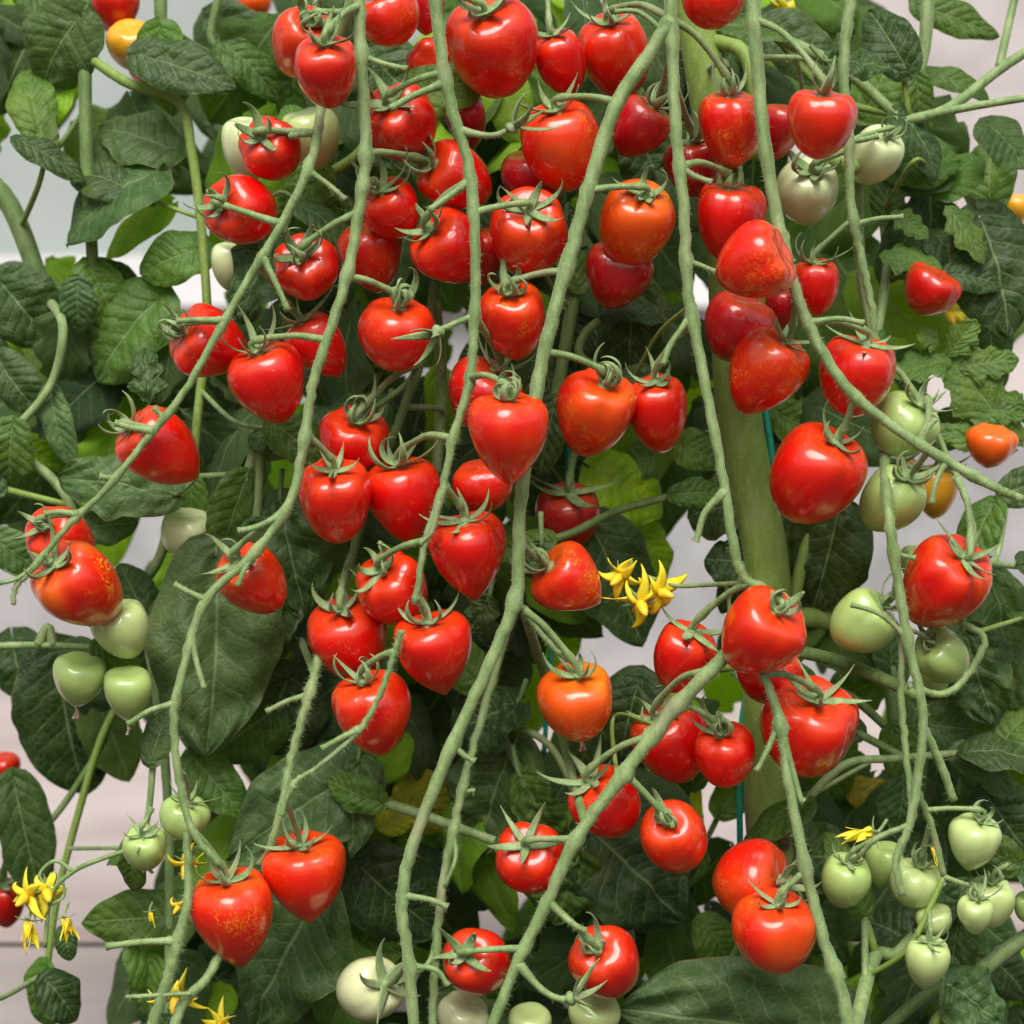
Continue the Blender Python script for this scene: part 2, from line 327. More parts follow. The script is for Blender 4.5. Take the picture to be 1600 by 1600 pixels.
def tomato(i, t, d):
    cx, cy, w, l, ax_, ay_, col, _d, at, fl, lab = t[:11]; opt = t[11] if len(t) > 11 else ''
    random.seed(i * 7 + 3)
    k = K(d); c = P(cx, cy, d); green = col in 'gGwc'
    off = Vector((ax_ - cx, 0, cy - ay_)); m = off.length / (.47 * l)
    if m > .90 or 'h' in opt: sdv = Vector((off.x, -(.36 if 'h' in opt else .42) * off.length, off.z))
    else: sdv = Vector((off.x, -math.sqrt(max(0, 1 - m * m)) / max(m, .001) * off.length, off.z)) if off.length > 1 else Vector((0, -1, .05))
    sdv.normalize()
    root = empty('tomato', c, lab, 'tomato', 'unripe tomatoes on the vines' if green else 'ripe tomatoes on the vines')
    heart = .56 if 'h' not in opt else .76
    if 'b' in opt: heart = .38
    heart += random.uniform(-.06, .08); cy2 = sdv.y ** 2
    l = min(max(math.sqrt(max(l * l - .75 * cy2 * w * w, .3 * l * l) / max(1 - cy2, .2)), .88 * w), 1.32 * w) if cy2 < .8 else l
    rot = frame_to(sdv, random.random() * 6)
    fo, top = fruit_mesh(w * k * .965, l * k * .965, heart, random.uniform(.06, .2), i, COLR[col], fl, root, rot, Vector((0, 0, 0)), M_GRN if green else M_RED)
    cal = c + sdv * (top - .0008)
    if 'n' not in opt:
        far = d > 250
        calyx(root, c, cal, sdv, k * (1 if w > 90 else .8), size=random.uniform(.9, 1.1) * (.8 if green and w < 90 else 1), n=random.choice((5, 5, 6)), curl=random.choice((.8, 1.2, 1.7, 2.4, 3.3)) if not far else 1.0, th=random.uniform(-.12, .3))
        vs, fs = [], []
        pr = 4.6 * k if w > 85 else 3.4 * k
        if at:
            e = P(at[0], at[1], at[2] if len(at) > 2 else -80); e = snap(e, 48) or e; L_ = (e - cal).length
            pts = [cal, cal + sdv * min(22 * k, .4 * L_), (cal + sdv * .35 * L_).lerp(e, .55), e]
        else:
            e = cal + sdv * 30 * k + Vector((random.uniform(-10, 10) * k, 10 * k, 40 * k)); e = snap(e, 80, 400) or e + Vector((0, 40 * k, 30 * k)); pts = [cal, cal + sdv * 18 * k, (cal + sdv * 22 * k).lerp(e, .6), e]
        cc = catmull(pts, 7); n = len(cc); rad = []
        for q in range(n):
            s = q / (n - 1); r = pr * (1.0 + .45 * s ** 3 + .5 * math.exp(-((s - .02) / .08) ** 2))
            if n > 14: r *= 1 + .55 * math.exp(-((s - .42) / .05) ** 2)
            rad.append(r)
        tube(vs, fs, cc, rad, seg=10, rough=.12, hairs=0 if far else 60)
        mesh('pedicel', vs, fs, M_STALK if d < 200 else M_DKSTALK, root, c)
    if 'd' in opt:
        vs, fs = [], []; tp = c - sdv * l * k * .52
        for q in range(3):
            e = tp - sdv * random.uniform(12, 24) * k + Vector((random.uniform(-8, 8), random.uniform(-5, 5), random.uniform(-4, 4))) * k
            tube(vs, fs, catmull([tp, tp.lerp(e, .5) + Vector((2 * k, 0, 0)), e], 4), [2.2 * k, 1.5 * k] + [1.9 * k] * 6 + [3.2 * k], seg=6, rough=.5)
        mesh('dried_blossom', vs, fs, M_DRY, root, c)
# ---------------------------------------------------------------- tomatoes: x, y, width, length, calyx x, y, colour, depth rank, stalk joint, flecks, label
T = [
(470,70,98,130,492,38,'r',60,(545,8),.4,'red tomato at the top, half hidden behind the smaller leftmost hanging one'),
(513,115,103,108,512,78,'r',-110,(548,5,-120),.1,'small red tomato with spread sepals hanging in front at top left of the cluster'),
(608,28,104,88,590,-12,'m',20,None,.5,'orange-red tomato cut by the top edge between the two left trusses','b'),
(770,78,148,150,757,35,'r',10,(688,-10),.5,'largest red tomato at the top centre with loop-shaped sepals and gold specks','b'),
(878,98,84,108,862,58,'r',70,None,0,'red tomato squeezed between the big top centre one and a ribbed one'),
(963,88,112,130,950,42,'r',80,(1046,22),.5,'ribbed glossy red tomato behind the fork of the thick central truss','b'),
(1113,0,106,92,1120,-50,'m',10,None,.2,'red tomato cut off by the top edge above the thick green main stem','bn'),
(672,95,72,100,672,108,'r',90,None,0,'partly hidden red tomato behind the second truss near the top, dried sepals in front','n'),
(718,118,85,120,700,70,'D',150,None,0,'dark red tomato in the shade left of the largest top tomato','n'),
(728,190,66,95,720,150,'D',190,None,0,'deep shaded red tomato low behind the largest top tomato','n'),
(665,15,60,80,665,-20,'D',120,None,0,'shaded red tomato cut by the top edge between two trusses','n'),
(628,197,118,112,612,172,'r',20,(688,122),0,'glossy red tomato with a star of sepals right of the second truss','b'),
(425,235,98,106,410,219,'r',0,(482,205),0,'red tomato facing the camera with its stalk, before two pale green ones','b'),
(378,328,110,105,352,325,'r',0,(441,350),0,'red tomato with sepals pointing left, second down the leftmost truss','b'),
(388,232,82,112,388,180,'w',110,None,0,'pale whitish green tomato behind the left side of a red one','n'),
(487,215,92,100,478,172,'g',110,None,0,'yellow-green tomato behind the leftmost truss stalk','n'),
(357,415,60,92,360,372,'w',240,None,0,'whitish unripe tomato partly covered by a leaf at left','n'),
(715,280,108,118,676,262,'r',60,(572,243),0,'red tomato tipped to the right crossed by the third truss stalk'),
(612,328,94,94,596,300,'r',40,(560,290),0,'round red tomato right of the second truss below its branching','b'),
(706,390,118,118,672,362,'r',30,(728,288),.1,'red tomato lying sideways behind the third truss, sepals to the left'),
(878,228,130,142,868,172,'m',10,(948,155),.7,'heart-shaped red tomato under curled sepals left of the thick central truss','b'),
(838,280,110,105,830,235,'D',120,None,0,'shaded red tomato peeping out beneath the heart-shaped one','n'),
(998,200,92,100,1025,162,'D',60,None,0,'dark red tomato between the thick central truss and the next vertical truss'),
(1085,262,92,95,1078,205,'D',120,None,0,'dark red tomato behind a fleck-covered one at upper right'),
(1142,202,110,122,1140,145,'r',5,(1062,22),1.0,'gold-flecked red tomato hanging between two vertical trusses at upper right'),
(1280,192,110,112,1284,140,'r',-120,(1190,35),.4,'shiny red tomato hanging in front of the right-hand truss near the top','b'),
(1218,205,70,95,1225,160,'D',110,None,0,'shaded red tomato between the flecked and the shiny one at upper right','n'),
(1265,302,98,122,1262,275,'w',130,(1332,228,40),0,'pale green ribbed tomato below the shiny red one at upper right','b'),
(1366,245,82,122,1385,212,'w',110,(1332,222,40),0,'pale green lobed tomato right of the right-hand truss near the top','b'),
(1310,245,60,50,1310,230,'G',200,None,0,'small piece of yellow-green tomato behind the right-hand truss','n'),
(825,366,126,130,825,338,'m',0,(747,325),.3,'light red tomato seen from its stalk end beside the third truss','b'),
(994,354,120,130,1002,318,'O',0,(932,302),2.0,'bright orange tomato with heart-shaped curled sepals right of the central truss','b'),
(962,430,110,110,970,385,'D',70,None,0,'dark red tomato directly beneath the bright orange one','n'),
(478,422,104,106,474,402,'r',0,(545,335),0,'red tomato seen from its stalk end, right of the leftmost truss','b'),
(582,402,105,112,575,350,'R',100,None,.4,'red tomato behind the second truss, right of a stalk-end one','n'),
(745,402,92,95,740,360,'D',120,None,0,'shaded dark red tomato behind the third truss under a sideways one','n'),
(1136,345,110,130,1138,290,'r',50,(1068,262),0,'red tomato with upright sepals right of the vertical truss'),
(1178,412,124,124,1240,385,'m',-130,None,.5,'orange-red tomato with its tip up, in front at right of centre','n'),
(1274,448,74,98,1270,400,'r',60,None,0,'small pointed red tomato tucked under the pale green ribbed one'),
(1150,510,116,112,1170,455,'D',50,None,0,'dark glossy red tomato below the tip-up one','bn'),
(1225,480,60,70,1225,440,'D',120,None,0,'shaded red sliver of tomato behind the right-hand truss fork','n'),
(1197,585,120,142,1232,522,'r',-10,(1243,455),.6,'tapered red tomato leaning to the lower left above the thick main stem'),
(1340,588,122,132,1352,528,'r',0,(1265,505),.1,'round red tomato crossed by the long diagonal truss at right','b'),
(1275,745,146,158,1302,690,'r',0,(1332,622),.1,'large smooth red tomato right of the thick green main stem','b'),
(1412,668,108,105,1436,634,'G',60,(1436,690),0,'light green unripe tomato hanging under the long diagonal truss','b'),
(1390,782,98,108,1412,748,'G',50,(1450,712),0,'green tomato with dark curled sepals behind the vertical stalk at right','b'),
(1462,768,70,88,1462,730,'Y',330,(1462,700,330),0,'blurred yellow-orange tomato behind the green one at right'),
(1412,738,44,52,1412,712,'Y',460,None,0,'small blurred orange tomato partly behind the green one at right','n'),
(1472,915,132,162,1500,866,'r',0,(1522,745,-80),.9,'large gold-flecked red tomato hanging at the right below the long truss tip'),
(1345,970,102,104,1382,940,'G',30,(1402,900,-40),0,'round green tomato left of the vertical green stalk','b'),
(1474,1026,84,95,1448,1002,'G',70,(1418,985,-40),0,'green tomato right of the vertical green stalk under the flecked red one','b'),
(1428,880,46,66,1430,850,'G',140,None,0,'sliver of green tomato left of the large flecked red one','n'),
(1460,1062,50,50,1460,1040,'G',160,None,0,'dull green tomato just under the green one right of the stalk','n'),
(330,535,116,116,288,518,'r',20,(342,500),0,'red tomato pointing right, crossed by the leftmost truss'),
(420,600,124,130,402,548,'r',-20,(488,528),0,'large red heart tomato in front at left, sepals on its shoulder'),
(500,540,88,118,470,500,'r',70,(418,420),0,'red tomato half hidden behind the second truss, dried sepals at left'),
(620,524,125,116,626,478,'r',0,(550,428),.2,'lumpy double-lobed red tomato with tall sepals in the centre left','b'),
(803,505,106,124,797,462,'m',0,(878,415),.8,'orange-shouldered flecked tomato right of the third truss'),
(755,618,124,112,780,575,'r',80,None,0,'red tomato half hidden behind the third truss and an orange-red one'),
(795,684,128,148,795,630,'m',-165,(738,592,-95),.7,'orange-red heart tomato right of the third truss at picture centre','h'),
(928,649,124,138,945,600,'m',0,(870,552),1.0,'flecked red tomato just right of the thick central truss, pointed sepals'),
(1030,647,100,130,1022,594,'r',50,(1069,505),0,'plain red tomato right of the flecked one in the centre'),
(250,705,116,138,205,668,'r',10,(230,668),.2,'long red tomato pointing lower right on the leftmost truss'),
(552,690,112,100,560,655,'r',80,(640,560,30),0,'red tomato behind a pair of hearts, left of centre','b'),
(525,785,116,148,525,730,'r',10,(476,682),.1,'tall red tomato with dark shaded right side, right of the second truss'),
(632,782,122,140,625,728,'r',20,(707,685),0,'red heart tomato touching the tall one, left of the third truss','h'),
(752,760,98,84,745,722,'m',90,None,.3,'red tomato tucked behind the orange-red heart at centre','bn'),
(733,870,124,142,725,810,'r',-20,(706,770,-95),0,'glossy red heart tomato with upright sepals below picture centre','h'),
(620,925,112,120,600,890,'r',40,(664,842),0,'red tomato behind the lower third truss, above a pair'),
(548,1000,130,132,536,948,'r',50,(548,880,0),0,'red tomato with dried star sepals at the left of a pair'),
(680,1022,126,136,668,968,'r',-20,(648,930,-90),.1,'red heart tomato at the right of a pair at the truss end','h'),
(582,1117,126,136,568,1060,'r',0,(617,1018),.2,'red tomato lowest on the third truss, crossed by its thin tip'),
(100,845,100,112,78,822,'r',60,(118,800),.2,'red tomato behind a larger one at the far left'),
(128,918,128,156,94,880,'m',-20,(60,868,-95),1.6,'large red tomato with orange flecked tip at the far left truss end'),
(400,910,104,138,372,872,'r',10,(432,815),.5,'narrow red tomato crossed by the second truss at left, flecked tip'),
(294,835,92,82,300,800,'w',240,None,0,'pale green tomato peeping above the large crinkled leaf at left','bn'),
(193,985,92,94,180,935,'g',60,None,0,'pale green smooth tomato behind the orange-tipped one at far left','n'),
(125,1064,86,88,135,1020,'G',70,(60,1005,60),0,'green heart tomato with dried blossom at its tip, left of its twin','hdn'),
(198,1085,80,90,200,1042,'G',60,(160,1010,60),0,'green heart tomato right of its twin, dried blossom beneath','hdn'),
(892,910,112,116,853,882,'m',0,(812,850),.9,'flecked red tomato pointing right toward the yellow flowers','h'),
(903,1100,122,126,900,1050,'O',0,(818,952),2.2,'mottled orange tomato hanging alone with one broad sepal at lower centre','d'),
(885,812,104,112,887,768,'D',330,(900,700,360),0,'blurred dull red tomato far behind, above the yellow flowers'),
(1183,990,132,138,1212,948,'r',-120,(1180,915,-100),.2,'big smooth red tomato in front of the thick main stem'),
(1065,1030,98,122,1078,984,'r',40,(1140,925,60),0,'red tomato with a large looped sepal ring, left of the smooth one'),
(1195,1055,108,90,1195,1010,'R',60,None,.3,'red tomato mostly hidden beneath the big smooth one','n'),
(1265,1142,154,156,1272,1084,'r',10,(1200,1030,10),.1,'widest red tomato at lower right, crossed by a forked stalk','b'),
(1050,1165,124,132,1020,1110,'R',60,(1112,1050),0,'dark red tomato behind the lower diagonal truss'),
(1130,1182,98,108,1122,1142,'r',10,(1058,1100),0,'small red tomato with clubbed sepals right of the lower diagonal truss','b'),
(950,1255,114,116,922,1216,'r',20,(1022,1148),0,'red tomato crossed by the lower diagonal truss at its middle','b'),
(1055,1312,108,122,1040,1278,'m',0,(976,1212),.5,'orange-red tomato with curled clubbed sepals right of the lower truss','b'),
(828,1343,112,106,822,1315,'r',0,(896,1312),0,'small red tomato left of the lower diagonal truss, rolled sepals','b'),
(743,1506,106,110,728,1484,'r',0,(812,1476),0,'red tomato left of the lower truss near the bottom edge','b'),
(948,1506,112,120,932,1475,'r',0,(864,1418),.2,'red tomato right of the lower truss near the bottom edge','b'),
(365,1438,134,162,358,1380,'m',-10,(306,1295,-50),.9,'large flecked red heart tomato at the bottom left','h'),
(475,1374,134,146,470,1318,'m',40,(455,1240,0),.3,'red heart tomato behind and right of the flecked bottom left heart','h'),
(577,1545,102,114,606,1528,'c',40,(640,1502),0,'creamy white unripe tomato at the bottom edge left of the long truss','b'),
(722,1592,84,60,735,1560,'c',60,None,0,'cream coloured tomato top cut by the bottom edge','n'),
(925,1590,84,50,925,1568,'g',60,None,0,'yellow-green tomato top at the bottom edge under a red one','n'),
(828,1600,70,40,828,1580,'g',60,None,0,'green tomato sliver at the bottom edge beside the lower truss','n'),
(1172,1378,134,122,1222,1372,'m',40,(1262,1352,-40),.6,'red tomato leaning left behind the lowest right one'),
(1213,1460,136,130,1214,1398,'m',-80,(1258,1358,-80),1.0,'lowest right red tomato with golden fleck patch on its front','b'),
(286,1278,80,70,296,1240,'G',60,(270,1190,60),0,'small green tomato behind the second truss at lower left','b'),
(226,1326,70,72,226,1300,'G',40,(238,1262,20),0,'small round green tomato with dark clubbed sepals at lower left','bd'),
(1320,1378,80,90,1322,1342,'G',20,(1395,1305,-30),0,'round green tomato leftmost in the lower right green cluster','b'),
(1380,1352,62,92,1384,1312,'G',70,None,0,'green tomato behind the leftmost one of the lower right cluster','n'),
(1428,1382,86,78,1434,1345,'g',60,None,0,'pale green tomato in the middle of the lower right cluster','b'),
(1523,1318,84,90,1530,1276,'g',10,(1462,1262,-10),0,'glossy green heart tomato topmost in the lower right cluster','h'),
(1548,1410,78,82,1548,1372,'g',60,(1590,1340,60),0,'green tomato behind a tiny pointed one at lower right','b'),
(1524,1430,56,66,1524,1392,'g',-20,(1516,1360,-10),0,'tiny pale pointed tomato in front at lower right','h'),
(1448,1506,72,88,1450,1464,'g',0,(1452,1425,0),0,'green heart tomato hanging lowest in the right cluster','h'),
(1460,1440,58,54,1455,1415,'g',50,None,0,'small green tomato under the middle of the right cluster','n'),
(1604,1418,40,64,1604,1380,'G',60,None,0,'green tomato cut by the right edge low down','n'),
(535,1215,60,44,535,1195,'G',260,None,0,'dull green tomato behind a leaf under the third truss','n'),
(180,12,80,84,180,-30,'R',460,None,0,'blurred red tomato at the top left edge','n'),
(204,72,74,74,204,48,'Y',430,None,.3,'blurred orange-yellow tomato under the blurred red one at top left','n'),
(228,112,56,50,228,92,'O',480,None,0,'blurred orange tomato behind a leaf at top left','n'),
(398,8,60,36,398,-12,'O',950,None,0,'blurred orange tomato at the top edge left of the cluster','n'),
(8,1412,66,92,8,1362,'R',600,(12,1330,600),0,'blurred red tomato cut by the left edge beside yellow flowers'),
(8,1200,50,50,8,1170,'R',700,None,0,'blurred small red tomato at the left edge mid-low','n'),
(1452,455,92,76,1470,420,'R',225,None,.2,'blurred red tomato behind a round leaf at right','n'),
(1550,698,80,66,1555,668,'o',190,None,0,'blurred orange-red tomato under a lobed leaf at right','n'),
(1588,328,48,52,1588,300,'Y',800,None,0,'blurred yellow tomato cut by the right edge','n'),
]
# depth: keep the ranks but push the ones behind until the fruits do not run into each other
dep = [float(t[7]) for t in T]
order = sorted(range(len(T)), key=lambda i: T[i][7])
for _ in range(3):
    for a_ in range(len(order)):
        for b_ in range(a_ + 1, len(order)):
            i, j = order[a_], order[b_]
            rr = .47 * (T[i][2] + T[j][2]) * .5 + .47 * (T[i][3] + T[j][3]) * .5
            dx = math.hypot(T[i][0] - T[j][0], T[i][1] - T[j][1])
            if dx < rr:
                need = dep[i] + math.sqrt(rr * rr - dx * dx) * .92
                if dep[j] < need: dep[j] = need
# ---------------------------------------------------------------- trusses
def stalk(root, org, pts, w0, w1, d=-80, nodes=True, mat=None, name='stalk', hairs=1100, seg=12, knots=()):
    P3 = [P(p[0], p[1], p[2] if len(p) > 2 else d) for p in pts]
    c = catmull(P3, 8); m = len(c); k = K(d); rad = []; LAST[:] = c; LINES.append(c)
    kp = [P(a, b, d) for a, b in knots]; nj = [random.uniform(-1, 1) for _ in range(m)]
    for i, q in enumerate(c):
        if 0 < i < m - 1: q.x += noise.noise(Vector((i * .8, w0 + pts[0][0], 1))) * 3.2 * k; q.y += noise.noise(Vector((i * .8, w0 + pts[0][0], 7))) * 3 * k
        r = .5 * k * (w0 + (w1 - w0) * i / (m - 1))
        r *= 1 + .14 * noise.noise(Vector((i * .35, w0, len(c))))
        for kk in kp:
            dd = math.hypot(q.x - kk.x, q.z - kk.z) / (k * 12); r *= 1 + .5 * math.exp(-dd * dd)
        rad.append(r * .87)
    vs, fs = [], []
    tube(vs, fs, c, rad, seg=seg, rough=.13, hairs=hairs, hlen=.0022)
    return mesh(name, vs, fs, mat or M_STALK, root, org)
def truss(label, pts, w0, w1, stubs=(), d=-80, knots=(), branches=(), mat=None, ends=(), name='fruit_truss', cat='truss stalk', group='hanging truss stalks'):
    org = P(*pts[0][:2], d); root = empty(name, org, label, cat, group)
    random.seed(len(label) + int(pts[0][0]))
    stalk(root, org, pts, w0, w1, d, knots=list(knots) + [s[0] for s in stubs], mat=mat, name='main_stalk')
    line = list(LAST)
    for s in stubs:
        sp = [(s[0][0], s[0][1], d)] + [(*q[:2], q[2] if len(q) > 2 else d - 4) for q in s[1:-1]]
        w = s[-1]
        P3 = [P(*q) for q in sp]; near = min(line, key=lambda q: (q - P3[0]).xz.length); P3[0] = near.copy(); c = catmull(P3, 6); n = len(c); k = K(d); rad = []
        for i in range(n):
            f = i / (n - 1); rad.append(.5 * k * w * (1 + .7 * math.exp(-(f / .14) ** 2) - .12 * f + .35 * math.exp(-((f - 1) / .07) ** 2)))
        vs, fs = [], []; tube(vs, fs, c, rad, seg=10, rough=.08, hairs=110, hlen=.0016); mesh('side_stalk', vs, fs, mat or M_STALK, root, org)
    for b in branches: stalk(root, org, b[0], b[1], b[2], d, mat=mat, name='branch_stalk', hairs=160)
    for e in ends:   # empty calyx: x, y, dir x, dir y
        k = K(d); p = P(e[0], e[1], d - 6); calyx(root, org, p, Vector((e[2], -.4, e[3])).normalized(), k, .9, 5, .7, .5)
    return root
truss('leftmost long truss stalk curving down to the far left edge', [(560,-60,-20),(545,10,-20),(520,90,20),(503,165,10),(485,255),(440,350),(392,430),(345,512),(288,612),(225,692),(165,765),(110,818),(50,890),(26,915),(20,945)], 20, 9,
      [((482,205),(455,212),10), ((342,502),(305,500),(276,502),10), ((228,668),(205,668),(180,661),11), ((256,645),(240,636),9), ((178,745),(155,744),10), ((118,803),(92,800),(70,803),10), ((60,880),(25,905),(-5,912),7),
       ((480,262),(515,290),(540,312),9), ((415,405),(430,440),(450,485),10)], -80)
truss('second truss stalk from the left, long and sweeping down to bottom left', [(563,-60),(562,20),(566,130),(572,240),(562,320),(545,420),(518,510),(490,595),(475,690),(455,780),(400,862),(322,938),(288,1040),(272,1120),(280,1220),(302,1300),(345,1352)], 22, 13,
      [((318,940),(295,925),(272,913),10), ((302,1008),(310,1045),(319,1076),9), ((270,1095),(235,1110),(200,1132),10), ((566,88),(600,100),(636,108),10), ((440,800),(405,822),(372,830),11), ((402,862),(382,890),(371,916),9)], -80,
      knots=[(572,243),(560,290),(545,335),(550,428),(488,528),(476,682)])
truss('short cut truss end with two stubs at the bottom left corner', [(292,1300),(294,1400),(278,1470),(262,1530),(232,1620)], 14, 22,
      [((275,1466),(220,1472),(166,1479),11)], -60, branches=[([(350,1480,-10),(322,1530,-30),(285,1570,-40),(262,1640,-50)], 16, 20), ([(300,1552,-50),(250,1555,-66),(196,1558,-70)], 9, 8)])
truss('third truss stalk hanging down the centre left of the picture', [(677,-60),(682,20),(700,145),(733,265),(743,400),(740,520),(733,600),(708,685),(690,770),(665,845),(648,945)], 23, 11,
      [((728,288),(700,308),(672,328),11), ((735,205),(765,212),(790,205),(800,198),10), ((742,492),(712,505),(686,516),10), ((697,122),(645,150),(610,170),12), ((692,778),(675,830),(655,850),9)], -85,
      knots=[(747,325),(738,592),(707,685),(688,-10)], ends=[(800,200,.6,.6),(684,518,-.5,-.6)])
truss('thin curving tip stalk below the lowest tomato of the third truss', [(628,985),(617,1018),(596,1080),(562,1140),(500,1196),(462,1222),(442,1260)], 11, 9, [((560,1138),(535,1152),(503,1170),10), ((455,1225),(447,1250),(440,1275),9)], -90)
truss('thick central truss stalk running from upper right to the bottom', [(1047,30),(1018,80),(965,160),(930,260),(900,365),(868,480),(845,575),(825,700),(812,800),(806,930),(768,1030),(700,1180),(642,1330),(628,1420),(640,1510)  ,(648,1640)], 27, 20,
      [((642,1402),(672,1406),(700,1417),10), ((703,1166),(722,1178),(742,1190),10), ((648,1508),(680,1515),(700,1540),9)], -80, knots=[(948,155),(932,302),(878,415),(870,552),(806,940)],
      branches=[([(806,940,-70),(835,975,-60),(868,1015,-50),(893,1035,-30)], 13, 10)])
truss('thinner stalk running down beside the thick central truss at the bottom', [(800,960,-20),(765,1080,-20),(730,1200),(710,1290),(692,1380),(680,1500),(674,1640)], 14, 15, [((705,1295),(712,1340),(695,1385),7), ((728,1232),(742,1235),7), ((690,1490),(665,1510),(640,1525),9)], -50, name='fruit_truss')
truss('straight vertical truss stalk that ends above the big smooth tomato', [(1046,-60),(1050,60),(1056,200),(1068,320),(1076,460),(1100,590),(1130,750),(1150,870),(1168,908),(1192,918),(1210,945,-60)], 22, 15,
      [((1112,765),(1102,800),(1091,835),(1087,846),11), ((1077,500),(1050,535),(1036,570),10), ((1068,262),(1085,275),(1112,285),10), ((1075,408),(1095,415),(1118,425),9), ((1050,60),(1000,20),(960,18),9)], -80, knots=[(1069,505),(1062,22)])
truss('long truss stalk bending diagonally to a cut end at the right edge', [(1174,-60),(1180,60),(1192,200),(1212,330),(1236,430),(1262,505),(1318,600),(1400,670),(1500,732),(1560,764),(1598,780)], 26, 15,
      [((1470,725),(1462,755),(1456,787),9), ((1220,372),(1228,395),(1240,410),9), ((1272,500),(1310,498),(1350,505),10), ((1440,690),(1448,672),(1462,655),9)], -90, knots=[(1332,622),(1522,745),(1190,35)],
      branches=[([(1180,90,-70),(1230,70+20,-40),(1262,95,-20),(1290,125,-40)], 12, 10)])
truss('knobbly truss stalk at upper right with a straight cut side stub', [(1335,-60),(1326,20),(1318,110),(1326,220),(1330,320),(1345,400),(1362,480),(1372,545),(1420,600),(1470,690),(1515,800),(1528,880)], 21, 8,
      [((1335,347),(1370,342),(1411,339),9), ((1331,226),(1350,218),(1372,212),10)], 40)
truss('vertical green stalk carrying unripe fruit low at the right', [(1385,640,170),(1382,715,60),(1388,800),(1402,900),(1420,1010),(1442,1110),(1436,1200),(1420,1290),(1400,1345),(1410,1400)], 20, 14,
      [((1395,865),(1410,868),(1430,872),9), ((1415,1000),(1375,960),(1330,945),8)], -40, branches=[([(1412,985,-30),(1408,1080,-20),(1416,1180,-20),(1428,1280,-35)], 13, 12), ([(1440,1130,-20),(1468,1190,-5),(1490,1250,10)], 16, 15), ([(1430,1230,-20),(1455,1290,0),(1475,1370,10)], 14, 12), ([(1418,1290,-40),(1370,1310,-40),(1345,1335,-20),(1328,1350,10)], 11, 9), ([(1420,1070,-30),(1470,1085,-10),(1508,1060,0),(1538,1000,0),(1500,970,10)], 14, 12)])
truss('thick lower diagonal truss stalk with side stalks to red fruit', [(1150,1010,-20),(1118,1040),(1052,1110),(965,1222),(900,1312),(850,1420),(808,1505),(762,1620)], 28, 19,
      [((864,1418),(890,1440),(915,1455),11), ((830,1512),(845,1545),(872,1560),(890,1560),11)], -80, knots=[(1022,1148),(976,1212),(896,1312),(812,1476),(1058,1100)], ends=[(893,1560,.9,.4)])
truss('forked truss stalk crossing the widest red tomato at lower right', [(1192,1052),(1215,1115),(1232,1220),(1256,1345),(1285,1460),(1318,1560),(1328,1640)], 15, 24,
      [((1218,1140),(1235,1190),(1250,1245),(1256,1252),10), ((1212,1130),(1200,1170),(1182,1205),9), ((1302,1515),(1312,1523),(1318,1528),9)], -110, knots=[(1258,1352)])
truss('dark slender stalk behind the third truss ending above a bottom heart', [(505,1000,60),(490,1060,40),(470,1130,20),(452,1200,20),(440,1260,10),(420,1330,20),(405,1350,30)], 17, 13, [((482,1082),(450,1095),(416,1112),9)], 30)
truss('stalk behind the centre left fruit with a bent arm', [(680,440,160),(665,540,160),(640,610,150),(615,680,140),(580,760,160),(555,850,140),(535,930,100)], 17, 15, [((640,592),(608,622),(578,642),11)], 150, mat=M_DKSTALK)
for i, t in enumerate(T): tomato(i, t, dep[i])
# ---------------------------------------------------------------- thick main stem, shoots and twine
FREE = []
def stem(root, org, pts, w0, w1, d, mat, name='shoot', rough=.05, hairs=0, n=8):
    P3 = [P(p[0], p[1], p[2] if len(p) > 2 else d) for p in pts]; FREE.clear()
    for e_ in (0, -1):
        q = snap(P3[e_], 42) if w0 < 60 else None
        if q is not None: P3[e_] = q
        elif -20 < pts[e_][0] < 1620 and -20 < pts[e_][1] < 1620: FREE.append((P3[e_].copy(), (P3[e_] - P3[1 if e_ == 0 else -2]).normalized()))
    c = catmull(P3, n); m = len(c); k = K(d); LINES.append(c)
    vs, fs = [], []; tube(vs, fs, c, [.5 * k * (w0 + (w1 - w0) * i / (m - 1)) for i in range(m)], seg=16 if w0 > 30 else 10, rough=rough, hairs=hairs); return mesh(name, vs, fs, mat, root, org)
o_ = P(1205, 1640, 160); mr = empty('tomato_plant', o_, 'thick pale green main stem behind the fruit, right of centre, with its side shoots', 'tomato plant')
stem(mr, o_, [(1070,-60),(1095,60),(1130,300),(1150,600),(1172,740),(1200,900),(1198,1050),(1196,1200),(1208,1400),(1212,1660)], 66, 74, 230, M_MAIN, 'main_stem', .03, 700)
for a in ([(1225,975,240),(1262,965,260),(1310,975,280)], 34, 30), ([(1262,835,260),(1250,890,250),(1232,955,240)], 14, 26), ([(1150,1040,250),(1090,1050,260),(1060,1090,280)], 18, 14), ([(1120,60,200),(1160,80,180),(1178,150,170),(1180,250,190)], 26, 18), \
         ([(1210,1450,240),(1160,1470,250),(1120,1560,250)], 14, 12):
    stem(mr, o_, a[0], a[1], a[2], 240, M_MAIN, 'side_shoot')
vs, fs = [], []; tube(vs, fs, [P(1230,1310,205) + Vector((0, 0, z * S)) for z in (28, 14, 0, -22)], [4 * S, 9 * S, 12 * S, 3 * S], seg=10, rough=.7)
pts = [P(1233, 1275, 192), P(1231, 1290, 188), P(1229, 1310, 186), P(1227, 1328, 188)]
vs, fs = [], []; tube(vs, fs, pts, [2 * S, 8 * S, 12 * S, 5 * S], seg=12, rough=.6, flat=1.0); mesh('scar', vs, fs, M_SCAR, mr, o_)
